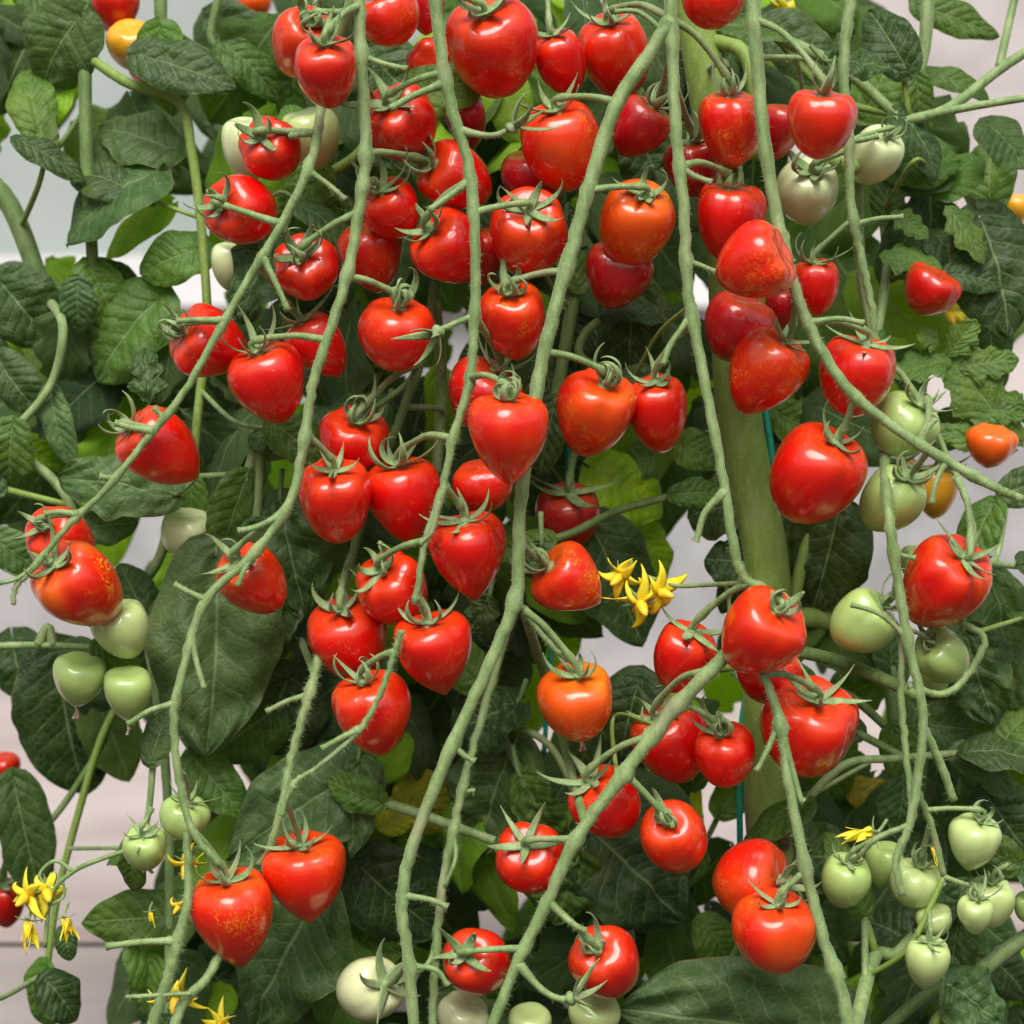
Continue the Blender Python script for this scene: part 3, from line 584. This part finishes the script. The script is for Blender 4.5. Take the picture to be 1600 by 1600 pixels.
vs, fs = [], []; spline_tube(vs, fs, [P(1180,430,300), P(1186,580,270), P(1202,680,225), P(1214,800,225), P(1215,900,270), P(1190,1010,290), P(1160,1120,240), P(1156,1300,225), P(1163,1660,230)], 5.5 * S, seg=8, rough=.15)
tag(mesh('support_twine', vs, fs, M_TWINE, None, P(1170,1660,280)), 'teal support twine running down beside the thick main stem', 'twine')
for xs in (865, 880):
    pass
vs, fs = [], []; spline_tube(vs, fs, [P(888,700,430), P(884,780,430), P(862,1000,430), P(850,1180,430)], 4.5 * S, seg=8, rough=.15)
tag(mesh('support_twine', vs, fs, M_TWINE, None, P(860,1180,430)), 'blurred teal twine behind the mottled orange tomato', 'twine')
# ---------------------------------------------------------------- leaves
LC = {0: (.046, .105, .024), 1: (.066, .155, .014), 2: (.20, .42, .006), 3: (.066, .140, .040), 4: (.36, .38, .01), 5: (.030, .074, .015)}  # bright yellow-green entry: backlit glow put into the leaf colour
def leaf_data(kind, seed, L=1.0, Wd=1.0, droop=.6, fold=.25, ripple=.05, nu=30, nv=16):
    """leaf in a unit frame: base at 0, tip along +x, face +z; returns verts, faces, uvs"""
    rnd = random.Random(seed); vs = []; fs = []; uv = []; ph = rnd.random() * 6; tw = rnd.uniform(-.35, .35); side = rnd.uniform(-.25, .25)
    a0 = droop * .35; px, pz, ang = 0.0, 0.0, a0; mid = []; rnd0 = rnd.random()
    for i in range(nu + 1):
        mid.append((px, pz, ang)); ang -= droop * 1.4 / nu; px += L / nu * math.cos(ang); pz += L / nu * math.sin(ang)
    hw0 = {'o': (.45, .72), 'l': (.5, .75), 'r': (.40, .48)}[kind]
    mxh = max((u ** hw0[0]) * ((1 - u) ** hw0[1]) for u in [k / 50 for k in range(51)])
    for i in range(nu + 1):
        u = i / nu; h = .5 * Wd * (max(u, 0) ** hw0[0]) * (max(1 - u, 0) ** hw0[1]) / mxh
        if kind == 'l': h *= 1 - .42 * abs(math.sin(math.pi * u * 3.4 + .3)) ** 3 * (1 - u * .5) 
        x0, z0, a = mid[i]
        for j in range(nv + 1):
            v = 2 * j / nv - 1; av = abs(v); hh = h * (1 + .05 * noise.noise(Vector((u * 13, v, seed * 3.7))) * av + .2 * noise.noise(Vector((u * 3.5, v, seed * 1.7))))
            if kind == 'l': hh *= 1 + .06 * (2 * ((u * 14) % 1) - 1) * av
            y = v * hh + side * L * .35 * u * u
            back = av ** 2 * Wd * .20 * (1 - u) ** 4 if kind != 'l' else -av * Wd * .10
            z = z0 + fold * abs(v * hh) * (1 - .3 * av) - .9 * fold * (av ** 4) * hh + ripple * Wd * math.sin(u * (9 + 5 * rnd0) + ph + (2 if v > 0 else 0)) * av * av
            z += ripple * 1.1 * Wd * noise.noise(Vector((u * 6 + seed, v * 3, 0))) + tw * v * hh * u
            q = .005 * Wd * abs(math.sin((u * 7.5 - av * 1.8 + .2 * noise.noise(Vector((u * 4, v * 2, seed)))) * math.pi)) * (1 - av) * 2
            vs.append((x0 - back - math.sin(a) * 0, y, z + q)); uv.append((u, .5 + v * .5))
    w = nv + 1
    for i in range(nu):
        for j in range(nv): a = i * w + j; fs.append((a, a + w, a + w + 1, a + 1))
    return vs, fs, uv
def leaf_frame(b, t, roll, up):
    x = (t - b).normalized(); n = Vector((0, -1, 0)) + Vector((0, 0, up)); n = (n - x * n.dot(x)).normalized()
    n = Matrix.Rotation(roll, 3, x) @ n; y = n.cross(x)
    return Matrix((x, y, n)).transposed()
def place_leaf(b, t, w, kind, seed, roll=0, up=.35, droop=.6, fold=.25, ripple=.05, color=(0, 0, 0), parent=None, org=None, name='blade', nu=30, nv=16):
    L = (t - b).length; m = leaf_frame(b, t, roll, up); vs, fs, uv = leaf_data(kind, seed, L, w, droop, fold, ripple, nu, nv)
    vs = [b + m @ Vector(v) for v in vs]
    return mesh(name, vs, fs, M_LEAF, parent, org, uv, color=(*color, 1))
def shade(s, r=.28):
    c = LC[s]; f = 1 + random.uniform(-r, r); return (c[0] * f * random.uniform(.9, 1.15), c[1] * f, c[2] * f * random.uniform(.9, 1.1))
# front leaves, each a thing:  base, tip, width, base depth, tip depth, kind, colour, roll, droop, label
FL = [
((338,868),(348,1188),205,190,170,'o',3,-.15,.35,'large crinkled dark leaf hanging behind the second truss at left'),
((268,770),(80,745),112,170,190,'o',3,.1,.3,'oval leaf with brown edge behind the leftmost truss'),
((440,785),(478,975),120,200,210,'o',0,.3,.5,'drooping dark leaf left of the tall shaded tomato'),
((415,930),(395,1045),135,240,235,'o',0,.2,.4,'rounded dark leaf below the narrow red tomato at left'),
((565,1205),(338,1330),165,200,210,'o',3,-.1,.3,'broad grey-green leaf behind the two bottom left hearts'),
((560,1190),(548,1345),80,180,160,'o',3,.5,.4,'folded lighter leaflet hanging right of the bottom left hearts'),
((500,1400),(375,1610),190,190,190,'o',0,.2,.4,'large dark leaf under the bottom left hearts with torn edge'),
((925,1300),(1075,1440),200,220,230,'o',5,.0,.3,'large dark smooth leaf behind the lower truss, right side'),
((1325,1625),(968,1565),225,150,70,'o',3,-.30,.15,'big broad leaf across the bottom edge, right of centre'),
((985,440),(990,618),105,190,200,'o',5,.3,.3,'dark ribbed leaf under the dark tomato at upper centre'),
((815,1215),(875,1325),80,190,190,'o',1,.5,.7,'small curled shiny leaf above the lower small tomato'),
((1485,1540),(1575,1600),100,80,70,'o',3,.0,.3,'round light leaf in the bottom right corner'),
((1300,95),(1412,105),78,90,90,'o',0,-.3,.4,'smooth oval leaf crossing the knobbly truss at the top right'),
((440,370),(362,500),120,190,180,'o',0,.2,.4,'dark leaf between the leftmost truss and the stalk-end tomato'),
((232,635),(228,540),62,150,150,'l',0,.2,.7,'small crinkled pointed leaf above the oval leaf at left'),
((1310,800),(1275,968),130,240,250,'o',5,.1,.4,'hanging dark leaf below the large smooth tomato'),
((1230,1330),(1345,1350),112,220,210,'o',0,.1,.3,'rounded leaf behind the forked stalk at lower right'),
((760,940),(735,990),60,110,120,'o',3,.4,.3,'small pale leaf beside the central truss below the glossy heart'),
((460,700),(390,670),70,200,190,'o',0,.3,.5,'wrinkled dark leaf under the front left heart tomato'),
((590,640),(430,690),120,250,250,'o',0,.2,.4,'wide dark leaf above the tomato behind the pair of hearts'),
((845,855),(840,940),60,40,60,'o',0,.5,.8,'curled grey-green leaf-like bract left of the flecked tomato pointing right'),
((1498,1440),(1478,1550),72,120,120,'o',0,.3,.4,'dark narrow leaf behind the lowest green heart'),
((1510,990),(1545,1140),110,200,200,'o',0,.3,.3,'dark leaf right of the vertical green stalk'),
((1545,890),(1590,1120),125,230,230,'o',0,-.2,.3,'broad dark leaf near the right edge, mid height'),
((800,1100),(700,1150),130,220,230,'o',5,.3,.3,'dark leaf behind the central truss, lower middle'),
((800,1170),(730,1340),150,250,260,'o',0,.1,.4,'broad shaded leaf between the central and lower trusses'),
((900,1350),(870,1450),120,190,190,'o',1,-.4,.4,'leaf behind the lower truss left of a bottom tomato'),
]
for i, (b, t, w, d0, d1, kd, cs, ro, dr, lab) in enumerate(FL):
    random.seed(500 + i); B, T_ = P(*b, d0), P(*t, d1); r = empty('tomato_leaf', B, lab, 'leaf', 'large leaves among the trusses')
    place_leaf(B, T_, w * K(d0), kd, 40 + i, ro, .45, dr, .30, .11 if w < 180 else .075, shade(cs, .08), r, B, nu=44, nv=24)
    x = (T_ - B).normalized(); vs, fs = [], []
    e = B - x * 30 * S + Vector((random.uniform(-8, 8), 20, 26)) * S
    spline_tube(vs, fs, [e, B - x * 12 * S, B + x * 2 * S], 4.5 * S, 3.2 * S, seg=8, hairs=40); mesh('petiole', vs, fs, M_DKSTALK, r, B)
# plants further back: hand placed leaves and shoots, then more leaves filling in between
plants = []
for x, lab in ((60, 'blurred tomato plant filling the upper left corner behind the fruit'), (330, 'blurred tomato plant behind the left trusses'), (640, 'dark tomato plant behind the centre left fruit'),
               (930, 'dark tomato plant behind the central truss'), (1260, 'tomato plant behind the thick main stem at right'), (1540, 'blurred tomato plant along the right edge with lobed leaves'), (1400, 'blurred tomato plant between the knobbly truss and the right edge'), (480, 'dark tomato plant seen between the second and third trusses'), (780, 'dark tomato plant deep in the middle of the picture'), (1120, 'dark tomato plant hidden mostly by the thick main stem')):
    o_ = P(x, 1700, 700); plants.append((x, o_, empty('tomato_plant', o_, lab, 'tomato plant')))
cnt = {}
def plant_for(x):
    q = sorted(plants, key=lambda p: abs(p[0] - x))
    for p in q:
        if cnt.get(p[0], 0) < 99: return p
BL = [
((125,25),(45,140),128,300,0),((100,150),(5,165),84,360,2),((30,-20),(115,25),70,320,0),((212,85),(368,130),88,250,0),((272,235),(148,190),108,330,0),((340,190),(470,150),110,520,5),((238,272),(78,365),150,300,0),
((25,218),(140,275),52,260,5),((265,320),(155,402),74,400,2),((318,388),(208,425),90,300,1),((122,440),(118,525),62,260,3),((130,430),(222,450),64,420,5),((0,440),(85,535),120,350,5),((250,465),(130,590),130,320,1),
((-5,560),(55,650),76,350,0),((78,605),(100,735),52,260,3),((-5,690),(50,790),74,260,0),((20,690),(108,738),60,420,2),((-10,840),(70,900),70,240,3),((130,825),(218,815),62,220,3),((70,830),(140,900),80,420,1),
((90,1020),(115,1262),170,500,5),((20,1000),(40,1100),110,520,5),((20,1215),(62,1425),90,450,5),((288,1432),(122,1436),92,300,1),((215,1480),(280,1545),90,320,1),((240,1500),(205,1600),70,320,1),((70,1530),(132,1600),72,300,5),
((100,1450),(112,1505),36,280,5),((430,1110),(320,1180),110,320,1),((560,1350),(690,1480),145,300,5),((450,1060),(400,1190),160,320,5),((600,1400),(540,1540),150,340,1),((510,1500),(600,1600),140,300,1),
((850,560),(868,650),70,220,0),((1010,430),(1092,470),66,520,2),((1040,520),(1090,610),92,520,2),((1015,715),(900,745),84,480,1),((930,735),(1050,800),120,450,2),((1000,825),(1050,910),70,480,2),((925,820),(1005,1015),150,350,5),
((870,975),(905,1030),54,500,2),((1150,790),(1062,800),92,230,5),((1160,880),(1100,870),80,230,5),((1060,690),(1130,730),64,300,1),((1000,1060),(960,1200),110,280,5),
((1200,40),(1320,120),100,300,0),((1350,180),(1425,40),90,340,1),((1430,5),(1565,58),62,380,1),((1440,115),(1562,140),46,360,1),((1395,260),(1510,235),96,280,1),((1470,300),(1540,225),84,300,1),((1545,195),(1610,260),92,260,0),
((1530,340),(1600,520),150,290,5),((1460,370),(1540,450),80,320,5),((1400,395),(1480,395),50,330,1),((1430,470),(1490,440),60,420,1),((1210,640),(1300,700),70,320,1),((1440,1130),(1556,1150),80,260,3),
((1545,1185),(1610,1100),90,220,1),((1490,1175),(1610,1235),60,210,0),((1540,1240),(1610,1350),110,300,5),((1330,1230),(1415,1265),60,460,4),((1480,1400),(1610,1500),100,280,5),((1540,1490),(1620,1560),80,300,5),
((1100,1440),(1150,1520),76,300,1),((1250,1100),(1330,1250),120,420,1),((1330,1080),(1300,1040),50,420,1),((1440,1480),(1340,1420),110,320,5),((640,1225),(700,1300),90,420,4),((600,1290),(660,1240),60,400,4),
((1360,1380),(1420,1440),70,420,4),((1060,1210),(1090,1340),60,420,4),((510,850),(545,905),60,400,2),((1000,220),(1050,330),110,320,5),((560,70),(680,190),130,330,5),((930,500),(890,560),90,300,5),((560,560),(600,640),120,330,5),
((700,50),(860,60),110,340,0),((1040,110),(1080,190),80,340,0),((330,30),(420,120),110,600,5),((180,500),(120,470),60,420,5)]
for i, (b, t, w, d, cs) in enumerate(BL):
    random.seed(900 + i); p = plant_for((b[0] + t[0]) / 2); cnt[p[0]] = cnt.get(p[0], 0) + 1
    dd = random.uniform(-30, 40)
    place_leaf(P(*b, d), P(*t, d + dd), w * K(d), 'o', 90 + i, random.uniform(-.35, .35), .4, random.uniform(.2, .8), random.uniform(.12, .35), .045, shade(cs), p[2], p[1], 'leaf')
# lobed leaf at the right: five leaflets on one rachis
LB = [((1600,700),(1478,562),100),((1490,560),(1398,582),62),((1495,575),(1588,560),56),((1480,560),(1520,500),48),((1592,705),(1455,662),52),((1400,560),(1352,520),46),((1440,600),(1425,650),40),((1470,540),(1440,520),40),((1520,640),(1600,640),50),((1370,400),(1470,410),52),((1390,330),(1450,365),40),((1475,320),(1545,400),60)]
for i, (b, t, w) in enumerate(LB):
    random.seed(1300 + i); p = plants[5]; cnt[p[0]] = cnt.get(p[0], 0) + 1
    place_leaf(P(*b, 250), P(*t, 230), w * K(240) * 1.15, 'l', 300 + i, random.uniform(-.2, .2), .4, .3, .15, .03, shade(1, .1), p[2], p[1], 'leaf', 40, 18)
# background shoots
BS = [([(133,-30),(134,200),(146,430)],22,320,0),([(-20,280),(20,330),(70,460)],34,420,0),([(250,-30),(252,60)],22,300,0),([(120,80),(200,130),(280,160),(300,240),(312,330),(320,420),(326,520)],17,280,1),([(345,-20),(330,60),(360,80)],14,340,0),
 ([(50,455),(98,510),(80,600),(20,675)],15,240,1),([(-20,345),(60,290),(72,240)],10,300,1),([(120,180),(80,240),(60,200)],9,320,0),([(-20,690),(60,730),(110,790),(140,900)],16,260,1),([(-10,760),(90,800)],12,260,1),
 ([(-20,1010),(60,1008),(160,1012)],12,110,1),([(60,1008),(75,980),(85,970)],16,110,1),([(215,1040),(160,1150),(120,1280),(90,1400),(72,1520)],13,420,1),([(100,1340),(190,1325)],7,300,1),([(275,760),(250,870),(200,940)],18,380,0),
 ([(300,520),(310,640),(300,760)],16,260,1),([(380,760),(405,700),(400,830)],18,210,1),([(310,740),(370,742),(395,760)],10,220,1),([(370,870),(385,760)],14,230,1),([(240,1180),(232,1270),(215,1330)],11,120,1),([(225,960),(250,1120),(262,1250),(265,1420),(262,1600)],16,300,1),([(270,1100),(310,1190)],8,260,1),
 ([(585,1250),(650,1270),(720,1295),(790,1320)],17,150,1),([(600,560),(560,660)],14,300,0),([(850,848),(900,830),(960,800),(1060,772)],14,160,0),([(830,940),(852,1060),(878,1150),(882,1240)],16,120,0),([(900,440),(880,560),(865,640)],22,200,0),([(955,490),(915,520),(910,560),(990,590)],15,170,0),
 ([(740,1060),(800,1180),(830,1240)],14,240,1),([(770,1120),(870,1180),(940,1390),(955,1440)],12,220,1),([(730,190),(735,330)],26,240,0),([(690,480),(690,600),(680,760)],20,250,1),([(640,640),(690,640),(690,660)],11,240,1),([(500,280),(560,240),(590,180)],18,200,1),([(480,250),(530,330)],16,240,0),
 ([(1210,55),(1320,110),(1410,190)],20,210,1),([(1180,60),(1300,150),(1390,200)],14,230,1),([(1415,205),(1480,170),(1560,110),(1620,70)],18,190,1),([(1400,215),(1500,170),(1620,150)],14,180,1),([(1410,100),(1425,190)],10,190,1),([(1560,120),(1580,20),(1590,-20)],14,220,1),([(1450,-20),(1445,70),(1430,130)],22,320,1),
 ([(1400,215),(1350,260),(1330,280)],26,210,1),([(1340,300),(1345,420),(1370,560),(1365,700)],18,230,1),([(1380,330),(1385,420),(1360,540)],16,300,1),([(1375,430),(1490,430)],9,260,0),([(1600,640),(1530,650)],8,300,1),([(1545,310),(1542,420),(1545,520)],14,420,0),([(1460,280),(1545,310)],10,300,0),
 ([(1230,1010),(1300,1030),(1400,1075)],22,150,0),([(1250,1060),(1330,1090),(1400,1150)],16,240,0),([(1390,1040),(1400,1140),(1410,1220)],26,260,0),([(1250,1260),(1320,1195),(1400,1185),(1520,1175)],14,170,1),([(1260,1240),(1350,1180)],8,260,1),([(1330,1140),(1400,1190)],14,220,0),([(1540,890),(1600,885)],12,120,1),([(1545,800),(1575,770)],12,140,1),([(1530,960),(1600,965)],8,140,1),([(1540,888),(1560,860),(1582,770)],11,110,1),
 ([(1330,1600),(1365,1500),(1400,1490),(1440,1450)],22,90,1),([(1365,1490),(1345,1410)],13,110,1),([(1440,1640),(1520,1530),(1620,1450)],26,120,1),([(1330,1660),(1440,1560),(1560,1500),(1620,1455)],20,220,0),([(1480,1640),(1465,1590),(1480,1540)],16,90,1),([(1580,1345),(1610,1360)],12,60,1),([(1405,1440),(1385,1560)],12,10,1),([(1500,1400),(1420,1480),(1385,1560)],10,0,1),
 ([(1080,1210),(1065,1290)],9,420,0),([(490,1040),(470,1000)],12,260,0),([(1130,1260),(1090,1340)],10,440,0),([(-20,1290),(60,1300),(150,1180),(200,1120)],12,480,0),([(20,1600),(0,1560),(-20,1550)],9,200,1),([(200,300),(280,350)],8,300,1),([(560,150),(600,175),(640,160)],8,60,1),([(1230,130),(1270,190),(1330,215)],7,90,1),([(1380,290),(1430,250),(1500,262)],7,160,1),([(1110,60),(1135,100),(1140,150)],9,30,1),([(860,330),(850,420),(870,480)],9,150,0),([(930,1180),(960,1120),(1010,1110)],7,120,1),([(400,330),(440,300),(480,330)],8,160,1),([(330,600),(370,660),(440,670)],8,160,1),([(1010,560),(1030,520),(1070,490)],7,60,1),([(460,120),(430,60),(350,90),(280,70)],12,420,0)]
for i, (pts, w, d, lt) in enumerate(BS):
    random.seed(2000 + i); p = plant_for(pts[len(pts) // 2][0])
    stem(p[2], p[1], pts, w, w * .85, d, M_MAIN if lt == 1 and i % 3 == 0 else (M_STALK if lt else M_DKSTALK), 'shoot', .06, 60 if d < 260 else 0)
    for q, dr in list(FREE):
        if cnt.get(p[0], 0) > 98: continue
        cnt[p[0]] = cnt.get(p[0], 0) + 1; dr = (dr + Vector((random.uniform(-.5, .5), random.uniform(-.1, .3), random.uniform(-.5, .1)))).normalized(); ll = random.uniform(80, 130) * K(d)
        q = q + Vector((0, -9 * S, 0)); place_leaf(q - dr * .12 * ll, q + dr * ll, ll * random.uniform(.5, .72), 'o', 1700 + i, random.uniform(-.5, .5), .5, random.uniform(.3, .9), .25, .05, shade(random.choice((0, 1, 1, 5))), p[2], p[1], 'leaf')
# filling leaves: shared meshes copied with their own place, size and colour
HOLES = [(352,420,34,60),(1265,300,40,50),(205,80,46,60),(180,10,40,50),(1462,766,40,50),(1550,700,45,40),(8,1412,40,50),(885,812,40,50),(1585,328,30,40),(45,300,100,110),(95,240,40,60),(200,870,65,75),(30,960,90,60),(40,1130,70,70),(30,860,20,20),(170,1260,110,90),(60,1330,60,60),(140,1400,120,45),(90,1540,130,60),(150,1370,60,40),(300,280,34,30),(215,370,60,30),(330,480,20,30),(1030,960,85,60),(930,980,60,60),(1085,560,34,50),(1080,900,60,60),(1335,880,45,70),(1090,1280,60,60),(1490,90,100,90),(1580,260,40,60),(1560,610,70,40),(1480,470,60,60),
         (1510,820,80,50),(1330,1070,30,40),(1330,1450,40,50),(1470,760,40,60),(720,470,26,30),(1130,800,22,40),(1290,1140,60,40),(1580,1420,30,30),(280,1190,26,30),(355,20,40,30),(250,20,34,60),(1400,880,30,60),(1020,1040,60,30),(850,1150,24,24),(560,1520,50,30),(1420,860,30,50),(1590,720,30,40),(1055,400,30,30),(230,980,30,40)]
protos = []
for i in range(14):
    vs, fs, uv = leaf_data('o' if i % 3 else 'l', 600 + i, 1.0, random.Random(i).uniform(.55, .8), random.Random(i + 50).uniform(.2, .9), random.Random(i + 9).uniform(.1, .4), .05, 22, 12)
    me = bpy.data.meshes.new('leaf'); me.from_pydata(vs, [], fs); me.polygons.foreach_set('use_smooth', [True] * len(fs))
    ul = me.uv_layers.new(name='UVMap'); ul.data.foreach_set('uv', [c for l in me.loops for c in uv[l.vertex_index]]); me.materials.append(M_LEAF); protos.append(me)
random.seed(77); made = 0; tries = 0
while made < 680 and tries < 9000:
    tries += 1; x = random.uniform(-40, 1640); y = random.uniform(-40, 1640); d = random.choice((340, 440, 540, 680, 850, 1050)) + random.uniform(-40, 40)
    L = random.uniform(105, 225); hole = False
    ccx, ccy = x, y + L * .3
    for hx, hy, ha, hb in HOLES:
        if ((ccx - hx) / (ha * .9 + L * .26)) ** 2 + ((ccy - hy) / (hb * .9 + L * .34)) ** 2 < 1: hole = True; break
    if hole: continue
    p = plant_for(x)
    if p is None: break
    cnt[p[0]] = cnt.get(p[0], 0) + 1; made += 1
    a = random.uniform(-2.6, -.5); b = P(x, y, d); t = b + Vector((math.cos(a), random.uniform(-.35, .25), math.sin(a)))
    m = leaf_frame(b, t, random.uniform(-.7, .7), random.uniform(.1, .9)); o = bpy.data.objects.new('leaf', random.choice(protos)); COL.objects.link(o); o.parent = p[2]
    o.matrix_local = Matrix.Translation(b - p[1]) @ m.to_4x4() @ Matrix.Scale(L * K(d), 4)
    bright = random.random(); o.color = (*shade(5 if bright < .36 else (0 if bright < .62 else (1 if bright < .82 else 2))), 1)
# ---------------------------------------------------------------- flowers
def flower(x, y, d, sz, dx, dy, dz, lab, n=7, curl=-1.6, th=.3, cone=True, grp='yellow tomato flowers'):
    """open star: axis = direction the cone points"""
    k = K(d) * sz * 1.08; c = P(x, y, d); ax = Vector((dx, dz, -dy)).normalized(); r = empty('tomato_flower', c, lab, 'flower', grp)
    random.seed(int(x * 3 + y)); a0 = random.random() * 6
    for i in range(n):
        sepal(r, c, c, ax, a0 + i * 2 * math.pi / n + random.uniform(-.35, .35), k * random.uniform(30, 52), k * random.uniform(13, 21), th + random.uniform(-.3, .5), curl * random.uniform(.3, 2.2), M_PETAL, random.uniform(-1.8, 1.8), 'petal')
    if cone:
        vs, fs = [], []; tube(vs, fs, [c, c + ax * 8 * k, c + ax * 18 * k, c + ax * 26 * k], [5 * k, 7 * k, 5 * k, 2 * k], seg=10, rough=.15); mesh('anther_cone', vs, fs, M_CONE, r, c)
    for i in range(5): sepal(r, c, c - ax * 2 * k, ax, a0 + .5 + i * 1.257, k * 22, k * 6, .1, -.6)
    vs, fs = [], []; e = c - ax * 14 * k + Vector((8 * k, 5 * k, 14 * k)); spline_tube(vs, fs, [c - ax * k, c - ax * 10 * k, e], 2.6 * k, 2.4 * k, seg=8); mesh('pedicel', vs, fs, M_SEPAL, r, c)
flower(970,900,20,1.1,-.5,.4,-.7,'yellow flower at the left of the central trio, petals curled back')
flower(1000,942,0,1.25,.2,.5,-.8,'yellow flower lowest of the central trio beside the red tomato',7,-1.0,.1)
flower(1030,925,10,1.2,.6,.2,-.8,'yellow flower rightmost of the central trio on its thin green stalk',7)
flower(42,1400,60,1.1,-.3,.3,-.8,'open yellow flower at the left edge of the lower left spray',6,-1.2,.1)
flower(72,1392,70,1.2,.3,.3,-.8,'open yellow flower at the right of the lower left spray',6,-1.9,.2)
flower(45,1440,60,1.0,-.1,1,-.3,'yellow flower pointing down in the lower left spray',6,1.0,1.0)
flower(102,1435,70,.8,.2,1,-.2,'pale half-closed yellow flower hanging right of the lower left spray',5,.5,1.2)
flower(292,1350,60,1.0,-.1,.7,-.6,'yellow flower behind the second truss under a small green tomato')
flower(280,1415,60,.6,-.4,.6,-.4,'tiny yellow petal tuft behind the truss stalk at lower left',4)
flower(275,1555,50,1.1,-.1,.8,-.5,'yellow flower behind the cut stubs at the bottom left')
flower(345,1600,60,.9,0,-.2,-.8,'yellow flower cut by the bottom edge at left')
flower(1362,1300,20,1.1,-1,.1,-.2,'yellow fading flower pointing left at lower right',5,.3,1.25,False)
flower(1458,1322,10,.6,.2,1,-.2,'small withered yellow flower in the lower right green cluster',4,.4,1.3)
flower(1475,352,500,1.3,-.2,.5,-.7,'blurred yellow flower at upper right, between leaves')
flower(1440,335,560,1.0,.2,.5,-.7,'faint blurred yellow flower left of another at upper right')
flower(1480,490,600,1.2,.1,.5,-.7,'blurred yellow flower under the blurred red tomato at right')
flower(1230,20,500,1.1,.1,.5,-.7,'blurred yellow flower at the top edge right of the diagonal truss')
flower(235,1425,60,.5,.2,1,-.1,'closed green flower bud hanging at lower left',4,.3,1.4,False)
# thin stalks of the flower sprays
o_ = P(1140,915,40); r = empty('flower_stalk', o_, 'thin green stalk carrying the central trio of yellow flowers', 'flower stalk')
stem(r, o_, [(1150,915,30),(1100,914,30),(1055,915,20),(1010,900,15)], 8, 6, 30, M_STALK, 'stalk', .05, 60); stem(r, o_, [(1130,918,30),(1138,930,30),(1140,960,40)], 6, 6, 30, M_STALK, 'side_stalk')
o_ = P(185,1330,70); r = empty('flower_stalk', o_, 'thin green stalk of the lower left yellow flower spray', 'flower stalk')
stem(r, o_, [(195,1328,70),(150,1345,70),(110,1365,70),(80,1400,70),(70,1480,75)], 8, 7, 70, M_STALK, 'stalk', .05, 80); stem(r, o_, [(115,1362,70),(86,1345,70),(62,1368,70),(50,1380,66)], 7, 5, 70, M_STALK, 'side_stalk')
stem(r, o_, [(98,1372,70),(100,1400,70),(102,1420,70)], 5, 4, 70, M_STALK, 'side_stalk')
